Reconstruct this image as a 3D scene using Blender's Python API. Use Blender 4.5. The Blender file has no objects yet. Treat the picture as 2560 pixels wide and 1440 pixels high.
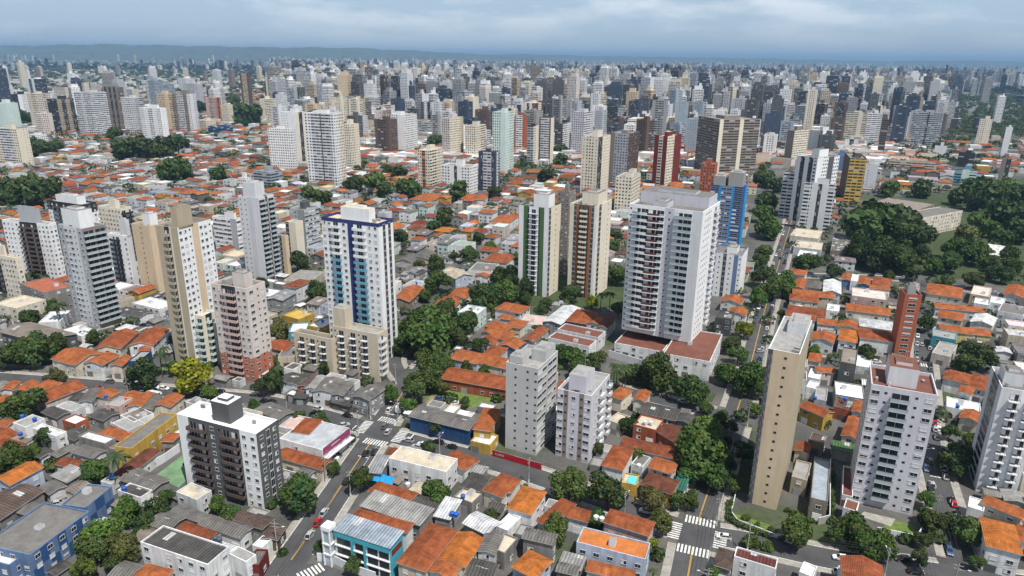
import bpy, math, random
import numpy as np
from mathutils import Vector, Matrix
random.seed(7)
S = bpy.context.scene
COL = S.collection
# ------------------------------------------------------------------ camera
FPX, PITCH, ROLL, CH = 1750.0, math.radians(18.3), math.radians(0.7), 130.0
FW = np.array([0, math.cos(PITCH), -math.sin(PITCH)])
_r = np.array([1.0, 0, 0]); _u = np.cross(_r, FW)
RT = _r * math.cos(ROLL) + _u * math.sin(ROLL)
UP = _u * math.cos(ROLL) - _r * math.sin(ROLL)
cam = bpy.data.cameras.new('camera'); camo = bpy.data.objects.new('camera', cam); COL.objects.link(camo)
M4 = Matrix(((RT[0], UP[0], -FW[0], 0), (RT[1], UP[1], -FW[1], 0), (RT[2], UP[2], -FW[2], CH), (0, 0, 0, 1)))
camo.matrix_world = M4
cam.sensor_width = 36; cam.lens = 36 * FPX / 2560; cam.clip_start = 1; cam.clip_end = 80000
S.camera = camo
# ------------------------------------------------------------------ light
SUN_EL, SUN_DX, SUN_DY = math.radians(63), .55, -.835
W = bpy.data.worlds.new('World'); S.world = W; W.use_nodes = True
nt = W.node_tree; bg = nt.nodes['Background']
sky = nt.nodes.new('ShaderNodeTexSky'); sky.sky_type = 'NISHITA'; sky.sun_disc = False
sky.sun_elevation = SUN_EL; sky.sun_rotation = math.atan2(SUN_DX, SUN_DY); sky.dust_density = 2.0; sky.altitude = 800
tc = nt.nodes.new('ShaderNodeTexCoord'); sx = nt.nodes.new('ShaderNodeSeparateXYZ'); nt.links.new(tc.outputs['Generated'], sx.inputs[0])
def wm(op, a, b=None, c=None):
    n = nt.nodes.new('ShaderNodeMath'); n.operation = op
    for i, q in enumerate((a, b, c)):
        if q is None: continue
        if isinstance(q, (int, float)): n.inputs[i].default_value = q
        else: nt.links.new(q, n.inputs[i])
    return n.outputs[0]
zc = wm('MAXIMUM', wm('ADD', sx.outputs[2], .11), .02)
cv = nt.nodes.new('ShaderNodeCombineXYZ')
nt.links.new(wm('MULTIPLY', sx.outputs[0], 3.2), cv.inputs[0]); nt.links.new(wm('MULTIPLY', sx.outputs[1], 3.2), cv.inputs[1]); nt.links.new(wm('MULTIPLY', sx.outputs[2], 13.0), cv.inputs[2])
no = nt.nodes.new('ShaderNodeTexNoise'); no.inputs['Scale'].default_value = 2.0; no.inputs['Detail'].default_value = 7; no.inputs['Roughness'].default_value = .58
nt.links.new(cv.outputs[0], no.inputs['Vector'])
cr = nt.nodes.new('ShaderNodeValToRGB'); cr.color_ramp.elements[0].position = .45; cr.color_ramp.elements[1].position = .63
nt.links.new(no.outputs[0], cr.inputs[0])
# thin overcast: blue-grey air and broken cloud low down, unseen zenith dimmed for contrast
base = nt.nodes.new('ShaderNodeMix'); base.data_type = 'RGBA'; base.inputs[0].default_value = .72; base.inputs[7].default_value = (5.8, 7.7, 9.8, 1); nt.links.new(sky.outputs[0], base.inputs[6])
cf = wm('MINIMUM', wm('MULTIPLY', cr.outputs[0], wm('MAXIMUM', wm('MULTIPLY', wm('SUBTRACT', sx.outputs[2], .005), 10.0), 0)), .6)
mx = nt.nodes.new('ShaderNodeMix'); mx.data_type = 'RGBA'; mx.inputs[7].default_value = (11.0, 11.5, 12.2, 1)
nt.links.new(cf, mx.inputs[0]); nt.links.new(base.outputs[2], mx.inputs[6])
zen = nt.nodes.new('ShaderNodeMix'); zen.data_type = 'RGBA'; zen.inputs[7].default_value = (2.8, 3.5, 4.7, 1); nt.links.new(mx.outputs[2], zen.inputs[6])
nt.links.new(wm('MINIMUM', wm('MAXIMUM', wm('MULTIPLY', wm('SUBTRACT', sx.outputs[2], .16), 2.2), 0), .85), zen.inputs[0]); nt.links.new(zen.outputs[2], bg.inputs[0])
bg.inputs[1].default_value = .075
sl = bpy.data.lights.new('sun', 'SUN'); sl.energy = 5.0; sl.angle = math.radians(.5); sl.color = (1, .955, .88)
so = bpy.data.objects.new('sun', sl); COL.objects.link(so)
sd = Vector((SUN_DX * math.cos(SUN_EL), SUN_DY * math.cos(SUN_EL), math.sin(SUN_EL)))
so.rotation_euler = sd.to_track_quat('Z', 'Y').to_euler(); so.location = (200, -100, 400)
vs = S.view_settings; vs.view_transform = 'Standard'; vs.look = 'None'; vs.exposure = .22; vs.gamma = 1; vs.use_curve_mapping = False
cy = S.cycles; cy.max_bounces = 4; cy.diffuse_bounces = 2; cy.glossy_bounces = 2; cy.volume_bounces = 0
cy.use_denoising = True; cy.use_adaptive_sampling = True; cy.adaptive_threshold = .02
cy.caustics_reflective = False; cy.caustics_refractive = False
# ------------------------------------------------------------------ pixel <-> world
def ray(x, y): return FW * FPX + RT * (x - 1280) - UP * (y - 720)
def G(x, y, z=0.0):
    d = ray(x, y); t = (z - CH) / d[2]; return d[:2] * t
def PX(p, z=0.0):
    v = np.array([p[0], p[1], z - CH]); d = v @ FW
    return 1280 + FPX * (v @ RT) / d, 720 - FPX * (v @ UP) / d
REG = {'A': (0, 900, 2.667), 'B': (640, 900, 2.667), 'C': (1280, 900, 2.667), 'D': (1920, 900, 2.667),
       'E': (0, 420, 2.666), 'F': (850, 420, 2.666), 'G': (1700, 420, 2.666),
       'X': (0, 80, 2.977), 'Y': (850, 80, 2.977), 'Z': (1700, 80, 2.977), 'P': (0, 0, 1)}
def RP(r, x, y):
    a = REG[r]; return a[0] + x / a[2], a[1] + y / a[2]
def dirv(deg): a = math.radians(deg); return np.array([math.cos(a), math.sin(a)])
# ------------------------------------------------------------------ colours (base reflectance)
CO = dict(W=(.77, .775, .78), C=(.70, .64, .52), B=(.60, .475, .33), T=(.42, .36, .26), G=(.40, .42, .45), g=(.095, .098, .10), k=(.03, .032, .036),
          P=(.44, .15, .09), p=(.61, .545, .50), R=(.16, .025, .02), r=(.36, .10, .05), U=(.03, .042, .15), u=(.13, .34, .47), E=(.075, .15, .06),
          O=(.36, .12, .03), L=(.56, .55, .60), M=(.58, .70, .66), Y=(.52, .34, .07), V=(.025, .075, .20), v=(.135, .21, .36), S=(.62, .63, .65),
          N=(.115, .08, .066), n=(.24, .20, .17), y=(.66, .55, .26), K=(.28, .29, .30), t=(.06, .34, .42), s=(.55, .40, .36), D=(.25, .24, .225), l=(.48, .55, .68),
          o=(.41, .127, .044), q=(.335, .096, .037), w=(.25, .075, .036), z=(.50, .162, .036), x=(.17, .06, .038), c=(.165, .155, .145), j=(.085, .08, .075), h=(.31, .305, .295), m=(.13, .042, .036), e=(.03, .14, .10),
          i=(.55, .48, .37), a=(.012, .26, .62), f=(.30, .35, .41), Q=(.05, .07, .11), F=(.46, .46, .45))
CN = dict(W='white', C='cream', B='beige', T='tan', G='grey', g='charcoal', k='black', P='terracotta', p='pale pink', R='dark red', r='brick red', U='navy', u='light blue', E='green',
          O='orange brown', L='lavender grey', M='mint green', Y='yellow', V='blue', v='mid blue', S='off-white', N='brown', n='grey brown', y='pale yellow', K='mid grey', t='turquoise', s='salmon', D='concrete grey', l='pale blue',
          o='orange', q='deep orange', w='red-orange', z='bright orange', x='brown-red', c='grey', j='dark grey', h='light grey', m='maroon', e='dark green', i='sand', a='bright blue', f='blue-grey', Q='dark blue', F='concrete')
# ------------------------------------------------------------------ materials
def nmat(name):
    m = bpy.data.materials.new(name); m.use_nodes = True; t = m.node_tree; b = t.nodes['Principled BSDF']
    return m, t, b
def nd(t, k, **kw):
    n = t.nodes.new(k)
    for a, v in kw.items(): setattr(n, a, v)
    return n
def mth(t, op, a, b=None, c=None):
    n = t.nodes.new('ShaderNodeMath'); n.operation = op
    for i, q in enumerate((a, b, c)):
        if q is None: continue
        if isinstance(q, (int, float)): n.inputs[i].default_value = q
        else: t.links.new(q, n.inputs[i])
    return n.outputs[0]
def noise(t, vec, scale, detail=3, rough=.55):
    n = nd(t, 'ShaderNodeTexNoise'); n.inputs['Scale'].default_value = scale; n.inputs['Detail'].default_value = detail; n.inputs['Roughness'].default_value = rough
    if vec is not None: t.links.new(vec, n.inputs['Vector'])
    return n.outputs[0]
def scaled(t, vec, s):
    n = nd(t, 'ShaderNodeMapping'); n.inputs['Scale'].default_value = s; t.links.new(vec, n.inputs[0]); return n.outputs[0]
def rng(t, v, a, b, c, d):
    n = nd(t, 'ShaderNodeMapRange'); t.links.new(v, n.inputs[0])
    for i, q in enumerate((a, b, c, d)): n.inputs[i + 1].default_value = q
    return n.outputs[0]
def vmul(t, colr, fac):
    n = nd(t, 'ShaderNodeVectorMath', operation='SCALE'); t.links.new(colr, n.inputs[0])
    if isinstance(fac, (int, float)): n.inputs[3].default_value = fac
    else: t.links.new(fac, n.inputs[3])
    return n.outputs[0]
def mixc(t, fac, a, b):
    n = nd(t, 'ShaderNodeMix', data_type='RGBA')
    for i, q in ((0, fac), (6, a), (7, b)):
        if isinstance(q, (int, float)): n.inputs[i].default_value = q
        elif isinstance(q, tuple): n.inputs[i].default_value = (*q[:3], 1)
        else: t.links.new(q, n.inputs[i])
    return n.outputs[2]
def attr(t, name): return nd(t, 'ShaderNodeAttribute', attribute_name=name)
def pos(t): return nd(t, 'ShaderNodeNewGeometry').outputs['Position']
def dirt(t, base, lo=.72, streak=True):
    p = pos(t)
    f = rng(t, noise(t, p, .12, 4), .3, .7, lo + .05, 1.04)
    if streak:
        g = rng(t, noise(t, scaled(t, p, (.8, .8, .10)), 1.0, 4), .28, .6, lo, 1.02); f = mth(t, 'MULTIPLY', f, g)
    return vmul(t, base, f)
def m_paint(name='wall_paint', src='wall', rough=.8, lo=.9):
    m, t, b = nmat(name)
    base = attr(t, src).outputs['Color'] if src != 'obj' else nd(t, 'ShaderNodeObjectInfo').outputs['Color']
    t.links.new(dirt(t, base, lo), b.inputs['Base Color']); b.inputs['Roughness'].default_value = rough; b.inputs['Specular IOR Level'].default_value = .25
    return m
def m_facade():
    m, t, b = nmat('tower_facade')
    base = dirt(t, attr(t, 'wall').outputs['Color'], .9)
    uv = nd(t, 'ShaderNodeUVMap', uv_map='UVMap').outputs[0]; s = nd(t, 'ShaderNodeSeparateXYZ'); t.links.new(uv, s.inputs[0])
    st = nd(t, 'ShaderNodeSeparateColor'); t.links.new(attr(t, 'sty').outputs['Color'], st.inputs[0])
    cu = mth(t, 'DIVIDE', s.outputs[0], mth(t, 'MAXIMUM', mth(t, 'MULTIPLY', st.outputs[0], 10), .5)); cvv = mth(t, 'DIVIDE', s.outputs[1], 2.95)
    du = mth(t, 'ABSOLUTE', mth(t, 'SUBTRACT', mth(t, 'FRACT', cu), .5)); dv = mth(t, 'ABSOLUTE', mth(t, 'SUBTRACT', mth(t, 'FRACT', cvv), .52))
    msk = mth(t, 'MULTIPLY', mth(t, 'LESS_THAN', du, mth(t, 'MULTIPLY', st.outputs[1], .5)), mth(t, 'LESS_THAN', dv, mth(t, 'MULTIPLY', st.outputs[2], .5)))
    cb = nd(t, 'ShaderNodeCombineXYZ'); t.links.new(mth(t, 'FLOOR', cu), cb.inputs[0]); t.links.new(mth(t, 'FLOOR', cvv), cb.inputs[1])
    wn = nd(t, 'ShaderNodeTexWhiteNoise', noise_dimensions='3D'); t.links.new(cb.outputs[0], wn.inputs[0])
    wc = nd(t, 'ShaderNodeValToRGB'); wc.color_ramp.interpolation = 'CONSTANT'; e = wc.color_ramp.elements
    e[0].color = (.018, .02, .024, 1); e[1].position = .5; e[1].color = (.035, .04, .048, 1)
    q = e.new(.8); q.color = (.09, .10, .11, 1); q = e.new(.9); q.color = (.36, .36, .36, 1)
    t.links.new(wn.outputs[0], wc.inputs[0])
    t.links.new(mixc(t, msk, base, wc.outputs[0]), b.inputs['Base Color'])
    t.links.new(mth(t, 'SUBTRACT', .8, mth(t, 'MULTIPLY', msk, .55)), b.inputs['Roughness']); b.inputs['Specular IOR Level'].default_value = .3
    return m
def m_tile():
    m, t, b = nmat('clay_tile_roof')
    base = attr(t, 'wall').outputs['Color']; p = pos(t)
    uv = nd(t, 'ShaderNodeUVMap', uv_map='UVMap').outputs[0]; s = nd(t, 'ShaderNodeSeparateXYZ'); t.links.new(uv, s.inputs[0])
    f = rng(t, noise(t, p, .35, 5, .65), .3, .7, .5, 1.22)
    f = mth(t, 'MULTIPLY', f, rng(t, noise(t, scaled(t, uv, (1.6, .16, 1)), 1, 4), .34, .66, .74, 1.1))
    rows = mth(t, 'SINE', mth(t, 'MULTIPLY', s.outputs[1], 15.7)); cols = mth(t, 'SINE', mth(t, 'MULTIPLY', s.outputs[0], 21))
    f = mth(t, 'MULTIPLY', f, rng(t, rows, -1, 1, .86, 1.06))
    cc = mixc(t, rng(t, noise(t, p, .9, 5, .7), .56, .72, 0, .6), base, (.12, .085, .065))
    t.links.new(vmul(t, cc, f), b.inputs['Base Color']); b.inputs['Roughness'].default_value = .85; b.inputs['Specular IOR Level'].default_value = .15
    bp = nd(t, 'ShaderNodeBump'); bp.inputs['Strength'].default_value = .5; bp.inputs['Distance'].default_value = .12
    t.links.new(mth(t, 'ADD', rows, cols), bp.inputs['Height']); t.links.new(bp.outputs[0], b.inputs['Normal'])
    return m
def m_corr():
    m, t, b = nmat('corrugated_roof')
    base = attr(t, 'wall').outputs['Color']; p = pos(t)
    uv = nd(t, 'ShaderNodeUVMap', uv_map='UVMap').outputs[0]; s = nd(t, 'ShaderNodeSeparateXYZ'); t.links.new(uv, s.inputs[0])
    r = mth(t, 'SINE', mth(t, 'MULTIPLY', s.outputs[0], 6.2832 / .9))
    f = mth(t, 'MULTIPLY', rng(t, noise(t, p, .4, 5, .7), .3, .7, .6, 1.15), rng(t, r, -1, 1, .72, 1.08))
    # odd replaced sheets
    cb = nd(t, 'ShaderNodeCombineXYZ'); t.links.new(mth(t, 'FLOOR', mth(t, 'DIVIDE', s.outputs[0], 1.8)), cb.inputs[0]); t.links.new(mth(t, 'FLOOR', mth(t, 'DIVIDE', s.outputs[1], 3.4)), cb.inputs[1])
    wn = nd(t, 'ShaderNodeTexWhiteNoise', noise_dimensions='3D'); t.links.new(cb.outputs[0], wn.inputs[0])
    f = mth(t, 'MULTIPLY', f, rng(t, wn.outputs[0], 0, 1, .8, 1.18)); base = mixc(t, mth(t, 'GREATER_THAN', wn.outputs[0], .93), base, (.42, .42, .41))
    t.links.new(vmul(t, base, f), b.inputs['Base Color']); b.inputs['Roughness'].default_value = .7; b.inputs['Specular IOR Level'].default_value = .25
    bp = nd(t, 'ShaderNodeBump'); bp.inputs['Strength'].default_value = .6; bp.inputs['Distance'].default_value = .15
    t.links.new(r, bp.inputs['Height']); t.links.new(bp.outputs[0], b.inputs['Normal'])
    return m
def m_deck():
    m, t, b = nmat('roof_deck')
    base = attr(t, 'wall').outputs['Color']; p = pos(t)
    f = mth(t, 'MULTIPLY', rng(t, noise(t, p, .3, 6, .7), .32, .68, .7, 1.12), rng(t, noise(t, p, 1.6, 3), .3, .7, .85, 1.08))
    t.links.new(vmul(t, base, f), b.inputs['Base Color']); b.inputs['Roughness'].default_value = .85
    return m
def m_plain(name, c, rough=.7, metal=0, nz=0, ns=2.0, spec=.4):
    m, t, b = nmat(name)
    if nz:
        rgb = nd(t, 'ShaderNodeRGB'); rgb.outputs[0].default_value = (*c, 1)
        t.links.new(vmul(t, rgb.outputs[0], rng(t, noise(t, pos(t), ns, 5, .65), .3, .7, 1 - nz, 1 + nz * .6)), b.inputs['Base Color'])
    else: b.inputs['Base Color'].default_value = (*c, 1)
    b.inputs['Roughness'].default_value = rough; b.inputs['Metallic'].default_value = metal; b.inputs['Specular IOR Level'].default_value = spec
    return m
def m_obj(name, rough=.5, spec=.4, coat=0):
    m, t, b = nmat(name); t.links.new(nd(t, 'ShaderNodeObjectInfo').outputs['Color'], b.inputs['Base Color'])
    b.inputs['Roughness'].default_value = rough; b.inputs['Specular IOR Level'].default_value = spec; b.inputs['Coat Weight'].default_value = coat
    return m
def m_leaf():
    m, t, b = nmat('leaf')
    o = nd(t, 'ShaderNodeObjectInfo'); p = pos(t)
    f = rng(t, noise(t, p, .7, 3), .3, .7, .62, 1.55)
    f = mth(t, 'MULTIPLY', f, rng(t, noise(t, p, 3.0, 2), .3, .7, .75, 1.25))
    c = mixc(t, rng(t, noise(t, p, .25, 2), .4, .65, 0, .5), o.outputs['Color'], (.10, .115, .02))
    t.links.new(vmul(t, c, f), b.inputs['Base Color']); b.inputs['Roughness'].default_value = .6; b.inputs['Specular IOR Level'].default_value = .2
    tr = nd(t, 'ShaderNodeBsdfTranslucent'); t.links.new(vmul(t, c, mth(t, 'MULTIPLY', f, 1.2)), tr.inputs[0])
    mxs = nd(t, 'ShaderNodeMixShader'); mxs.inputs[0].default_value = .22
    t.links.new(b.outputs[0], mxs.inputs[1]); t.links.new(tr.outputs[0], mxs.inputs[2]); t.links.new(mxs.outputs[0], t.nodes['Material Output'].inputs[0])
    return m
def m_ground():
    m, t, b = nmat('city_ground')
    p = pos(t)
    a = mixc(t, rng(t, noise(t, p, .035, 5, .6), .42, .58, 0, 1), (.115, .108, .098), (.06, .06, .061))
    g = mixc(t, rng(t, noise(t, p, .5, 3), .3, .7, 0, 1), (.035, .06, .02), (.07, .085, .03))
    a = mixc(t, rng(t, noise(t, p, .018, 5, .65), .54, .62, 0, 1), a, g)
    sp = nd(t, 'ShaderNodeSeparateXYZ'); t.links.new(p, sp.inputs[0])
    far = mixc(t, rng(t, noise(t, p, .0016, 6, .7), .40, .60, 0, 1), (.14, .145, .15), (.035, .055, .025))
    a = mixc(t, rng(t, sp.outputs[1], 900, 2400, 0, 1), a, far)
    t.links.new(vmul(t, a, rng(t, noise(t, p, 1.2, 4, .7), .3, .7, .75, 1.15)), b.inputs['Base Color']); b.inputs['Roughness'].default_value = .9
    return m
def m_asphalt():
    m, t, b = nmat('asphalt'); p = pos(t)
    rgb = nd(t, 'ShaderNodeRGB'); rgb.outputs[0].default_value = (.072, .072, .075, 1)
    f = mth(t, 'MULTIPLY', rng(t, noise(t, p, .22, 5, .6), .3, .7, .72, 1.18), rng(t, noise(t, p, 2.5, 3), .3, .7, .9, 1.08)); f = mth(t, 'MULTIPLY', f, rng(t, noise(t, p, .11, 3), .5, .53, 1.0, .84)); f = mth(t, 'MULTIPLY', f, rng(t, noise(t, scaled(t, p, (1, 1, 1)), .6, 5, .8), .6, .7, 1.0, .8))
    t.links.new(vmul(t, rgb.outputs[0], f), b.inputs['Base Color']); b.inputs['Roughness'].default_value = .85
    return m
MAT = dict(paint=m_paint(), hpaint=m_paint('weathered_wall_paint', 'wall', .85, .68), opaint=m_paint('painted_part', 'obj', .75, .82), facade=m_facade(), tile=m_tile(), corr=m_corr(), deck=m_deck(), leaf=m_leaf(), ground=m_ground(), asphalt=m_asphalt(),
           glass=m_plain('window_glass', (.022, .027, .033), .12, 0, 0, 1, .5), pglass=m_plain('balcony_glass', (.38, .46, .49), .15, 0, .15, 1, .6), shut=m_plain('roller_shutter', (.62, .62, .62), .6), frame=m_plain('aluminium_frame', (.55, .56, .57), .45),
           bark=m_plain('bark', (.09, .07, .05), .9, 0, .3, 3), pave=m_plain('pavement_concrete', (.31, .29, .26), .9, 0, .32, .5), mark=m_plain('road_paint_white', (.68, .68, .66), .7, 0, .5, 1.1), ymark=m_plain('road_paint_yellow', (.62, .38, .05), .7, 0, .2, 2),
           tyre=m_plain('tyre_rubber', (.02, .02, .02), .8), rim=m_plain('wheel_rim', (.45, .45, .46), .35, .6), car=m_obj('car_paint', .3, .5, .6), carglass=m_plain('car_glass', (.015, .018, .02), .08), lampw=m_plain('headlight_lens', (.7, .7, .7), .2), lampr=m_plain('tail_lens', (.35, .02, .02), .3),
           conc=m_plain('pole_concrete', (.33, .32, .30), .85, 0, .2, 2), steel=m_plain('galvanised_steel', (.36, .37, .38), .5, .3), wire=m_plain('black_cable', (.02, .02, .02), .6), oplain=m_obj('plain_colour', .6), water=m_plain('pool_water', (.10, .52, .62), .1),
           parkg=m_plain('park_undergrowth', (.045, .065, .022), .95, 0, .45, .2), lawn=m_plain('lawn', (.11, .17, .035), .9, 0, .35, .6), court=m_plain('court_green', (.14, .24, .13), .85, 0, .35, .25), dirt=m_plain('bare_earth', (.27, .20, .13), .95, 0, .35, .3), hill=m_plain('hill_forest', (.075, .095, .06), .95, 0, .85, .006), solar=m_plain('solar_cell', (.02, .03, .06), .2))
# ------------------------------------------------------------------ mesh builder
class MB:
    def __init__(s): s.v = []; s.f = []; s.m = []; s.c = []; s.s = []; s.uv = []
    def face(s, pts, mat=0, col=(.5, .5, .5), uv=None, sty=(0.3, 0, 0)):
        i = len(s.v); n = len(pts); s.v.extend([tuple(map(float, p)) for p in pts]); s.f.append(tuple(range(i, i + n))); s.m.append(mat); s.c.append(col); s.s.append(sty)
        if uv is None: uv = [(p[0] + p[1] * .37, p[2] + p[1] * .61) for p in pts]
        s.uv.extend(uv)
    def wall(s, a, b, z0, z1, mat=0, col=(.5, .5, .5), sty=(.3, 0, 0), u0=0.0):
        L = math.hypot(b[0] - a[0], b[1] - a[1])
        s.face([(a[0], a[1], z0), (b[0], b[1], z0), (b[0], b[1], z1), (a[0], a[1], z1)], mat, col, [(u0, z0), (u0 + L, z0), (u0 + L, z1), (u0, z1)], sty)
    def prism(s, poly, z0, z1, mat=0, col=(.5, .5, .5), top=None, tmat=None, bottom=False):
        n = len(poly)
        for i in range(n): s.wall(poly[i], poly[(i + 1) % n], z0, z1, mat, col)
        s.face([(p[0], p[1], z1) for p in poly], mat if tmat is None else tmat, top or col, [(p[0], p[1]) for p in poly])
        if bottom: s.face([(p[0], p[1], z0) for p in reversed(poly)], mat, col)
    def box(s, x0, x1, y0, y1, z0, z1, mat=0, col=(.5, .5, .5)):
        s.prism([(x0, y0), (x1, y0), (x1, y1), (x0, y1)], z0, z1, mat, col, bottom=True)
    def tube(s, p, q, r0, r1=None, n=6, mat=0, col=(.5, .5, .5)):
        r1 = r0 if r1 is None else r1; p = Vector(p); q = Vector(q); d = (q - p).normalized(); a = d.orthogonal().normalized(); b = d.cross(a)
        c0 = [p + (a * math.cos(k * 6.2832 / n) + b * math.sin(k * 6.2832 / n)) * r0 for k in range(n)]; c1 = [q + (a * math.cos(k * 6.2832 / n) + b * math.sin(k * 6.2832 / n)) * r1 for k in range(n)]
        for k in range(n): s.face([c0[k], c0[(k + 1) % n], c1[(k + 1) % n], c1[k]], mat, col)
        s.face(list(reversed(c0)), mat, col); s.face(c1, mat, col)
    def mesh(s, name, mats):
        me = bpy.data.meshes.new(name); me.from_pydata(s.v, [], s.f)
        for m in mats: me.materials.append(MAT[m] if isinstance(m, str) else m)
        me.polygons.foreach_set('material_index', s.m)
        uv = me.uv_layers.new(name='UVMap'); uv.data.foreach_set('uv', np.array(s.uv, dtype=np.float32).ravel())
        for nm, d in (('wall', s.c), ('sty', s.s)):
            a = me.attributes.new(nm, 'FLOAT_COLOR', 'FACE'); arr = np.ones((len(s.f), 4), dtype=np.float32); arr[:, :3] = d; a.data.foreach_set('color', arr.ravel())
        me.update(); return me
    def obj(s, name, mats, parent=None, loc=(0, 0, 0), rz=0): return mkobj(name, s.mesh(name, mats), parent, loc, rz)
def mkobj(name, me, parent=None, loc=(0, 0, 0), rz=0, color=None):
    o = bpy.data.objects.new(name, me); COL.objects.link(o); o.location = loc; o.rotation_euler = (0, 0, rz)
    if parent is not None: o.parent = parent
    if color is not None: o.color = (*color, 1)
    return o
def root(name, cat, group=None, loc=(0, 0, 0), rz=0):
    o = bpy.data.objects.new(name, None); COL.objects.link(o); o.location = loc; o.rotation_euler = (0, 0, rz); o['category'] = cat
    if group: o['group'] = group
    return o
# things that get an automatic label: (object, look phrase, ground xy)
LAB = []; LMK = []   # LMK: (nickname, xy)
def want(o, look, xy): LAB.append((o, look, np.array(xy[:2], dtype=float)))
def lmk(nick, xy): LMK.append((nick, np.array(xy[:2], dtype=float)))
# occupancy of the ground (2 m cells)
OCC = set()
def occ_poly(poly, grow=1.0):
    P = np.array(poly, dtype=float); c = P.mean(0); Q = P + (P - c) / np.maximum(np.linalg.norm(P - c, axis=1, keepdims=True), .1) * grow
    x0, y0 = Q.min(0); x1, y1 = Q.max(0); n = len(Q)
    for ix in range(int(x0 // 2), int(x1 // 2) + 1):
        for iy in range(int(y0 // 2), int(y1 // 2) + 1):
            px, py = ix * 2 + 1, iy * 2 + 1; ins = False; j = n - 1
            for i in range(n):
                if (Q[i][1] > py) != (Q[j][1] > py) and px < (Q[j][0] - Q[i][0]) * (py - Q[i][1]) / (Q[j][1] - Q[i][1]) + Q[i][0]: ins = not ins
                j = i
            if ins: OCC.add((ix, iy))
def occ(p): return (int(p[0] // 2), int(p[1] // 2)) in OCC
HAZE_D = 6.5e-5
# ------------------------------------------------------------------ windows and balconies
def xf(o, ang):
    c, s = math.cos(ang), math.sin(ang)
    return lambda x, y, z: (o[0] + x * c - y * s, o[1] + x * s + y * c, o[2] + z)
IDT = lambda x, y, z: (x, y, z)
WM = ['frame', 'glass', 'shut', 'paint', 'pglass']
def q4(b, T, x0, x1, y, z0, z1, m, col=(.5, .5, .5)): b.face([T(x0, y, z0), T(x1, y, z0), T(x1, y, z1), T(x0, y, z1)], m, col)
def bx(b, T, x0, x1, y0, y1, z0, z1, m, col=(.5, .5, .5)):
    P = lambda x, y, z: T(x, y, z)
    for f in (((x0, y0, z0), (x1, y0, z0), (x1, y0, z1), (x0, y0, z1)), ((x1, y0, z0), (x1, y1, z0), (x1, y1, z1), (x1, y0, z1)), ((x0, y1, z0), (x0, y0, z0), (x0, y0, z1), (x0, y1, z1)),
              ((x0, y0, z1), (x1, y0, z1), (x1, y1, z1), (x0, y1, z1)), ((x0, y1, z0), (x1, y1, z0), (x1, y0, z0), (x0, y0, z0))):
        b.face([P(*p) for p in f], m, col)
def win_geo(b, T, w, h, var):
    x = w / 2
    if w > .9:
        for (a, c, d, e) in ((-x - .08, x + .08, -.05, .06), (-x - .08, x + .08, h - .06, h + .05)): bx(b, T, a, c, -.1, 0, d, e, 0)
        for (a, c) in ((-x - .08, -x + .03), (x - .03, x + .08), (-.03, .03)): q4(b, T, a, c, -.06, 0, h, 0)
    q4(b, T, -x, x, -.03, 0, h, 1)
    if var == 1: q4(b, T, -x + .05, 0, -.05, .05, h - .05, 2)
    if var == 2: q4(b, T, -x + .05, x - .05, -.05, h * .02, h - .04, 2)
    if var == 3: q4(b, T, -x + .05, x - .05, -.05, h * .5, h - .04, 2)
def bal_geo(b, T, w, col, kind, dep=1.4):
    x = w / 2
    n = max(1, int(w / 3.2)); d_ = w / n
    for k in range(n):
        c_ = -x + d_ * (k + .5); g_ = d_ * .45 if kind in 'gc' else min(1.25, d_ * .4); q4(b, T, c_ - g_, c_ + g_, -.02, .1, 2.25, 1)
        for s_ in (-g_, 0, g_): q4(b, T, c_ + s_ - .05, c_ + s_ + .05, -.05, .1, 2.25, 0)
        if (k + int(w * 4)) % 2: q4(b, T, c_ - g_ + .05, c_ - .06, -.04, .3, 2.2, 2)
    if kind == 'c':
        n = 8; P = [(-x + w * k / n, -dep - .9 * math.sin(math.pi * k / n)) for k in range(n + 1)]
        for k in range(n):
            (a, c), (d, e) = P[k], P[k + 1]; md = 4 if k in (0, 1, 7) else 3; cc_ = col if k in (4, 5, 6) else CO['W']
            b.face([T(a, c, -.3), T(d, e, -.3), T(d, e, .15), T(a, c, .15)], 3, CO['W'])
            b.face([T(a, c, .15), T(d, e, .15), T(d, e, 1.05), T(a, c, 1.05)], md, cc_)
            b.face([T(a, c, .15), T(a, 0, .15), T(d, 0, .15), T(d, e, .15)][::-1], 3, CO['W']); b.face([T(a, c, -.3), T(a, 0, -.3), T(d, 0, -.3), T(d, e, -.3)], 3, CO['W'])
        return
    bx(b, T, -x, x, -dep, 0, -.12, .1, 3, CO['S'] if kind in 'gr' else col)
    if kind == 'g':
        q4(b, T, -x, x, -dep, .1, 1.1, 4); q4(b, T, -x, x, -dep - .03, 1.05, 1.14, 0)
    elif kind == 'r':
        q4(b, T, -x, x, -dep, .93, 1.04, 3, CO['k']); n = max(3, int(w / .45))
        for k in range(n + 1): xx = -x + k * w / n; q4(b, T, xx - .03, xx + .03, -dep, .1, .95, 3, CO['k'])
    else: bx(b, T, -x, x, -dep, -dep + .12, .1, 1.05, 3, col)
    for sx_ in (-x, x): b.face([T(sx_, -dep, .1 if kind != 'r' else .9), T(sx_, 0, .1 if kind != 'r' else .9), T(sx_, 0, 1.03), T(sx_, -dep, 1.03)], 3 if kind != 'g' else 4, col)
WC = {}
def unit(kind, *a):
    k = (kind,) + a
    if k not in WC:
        b = MB()
        (win_geo if kind == 'window' else bal_geo)(b, IDT, *a); WC[k] = b.mesh(kind, WM)
    return WC[k]
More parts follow.
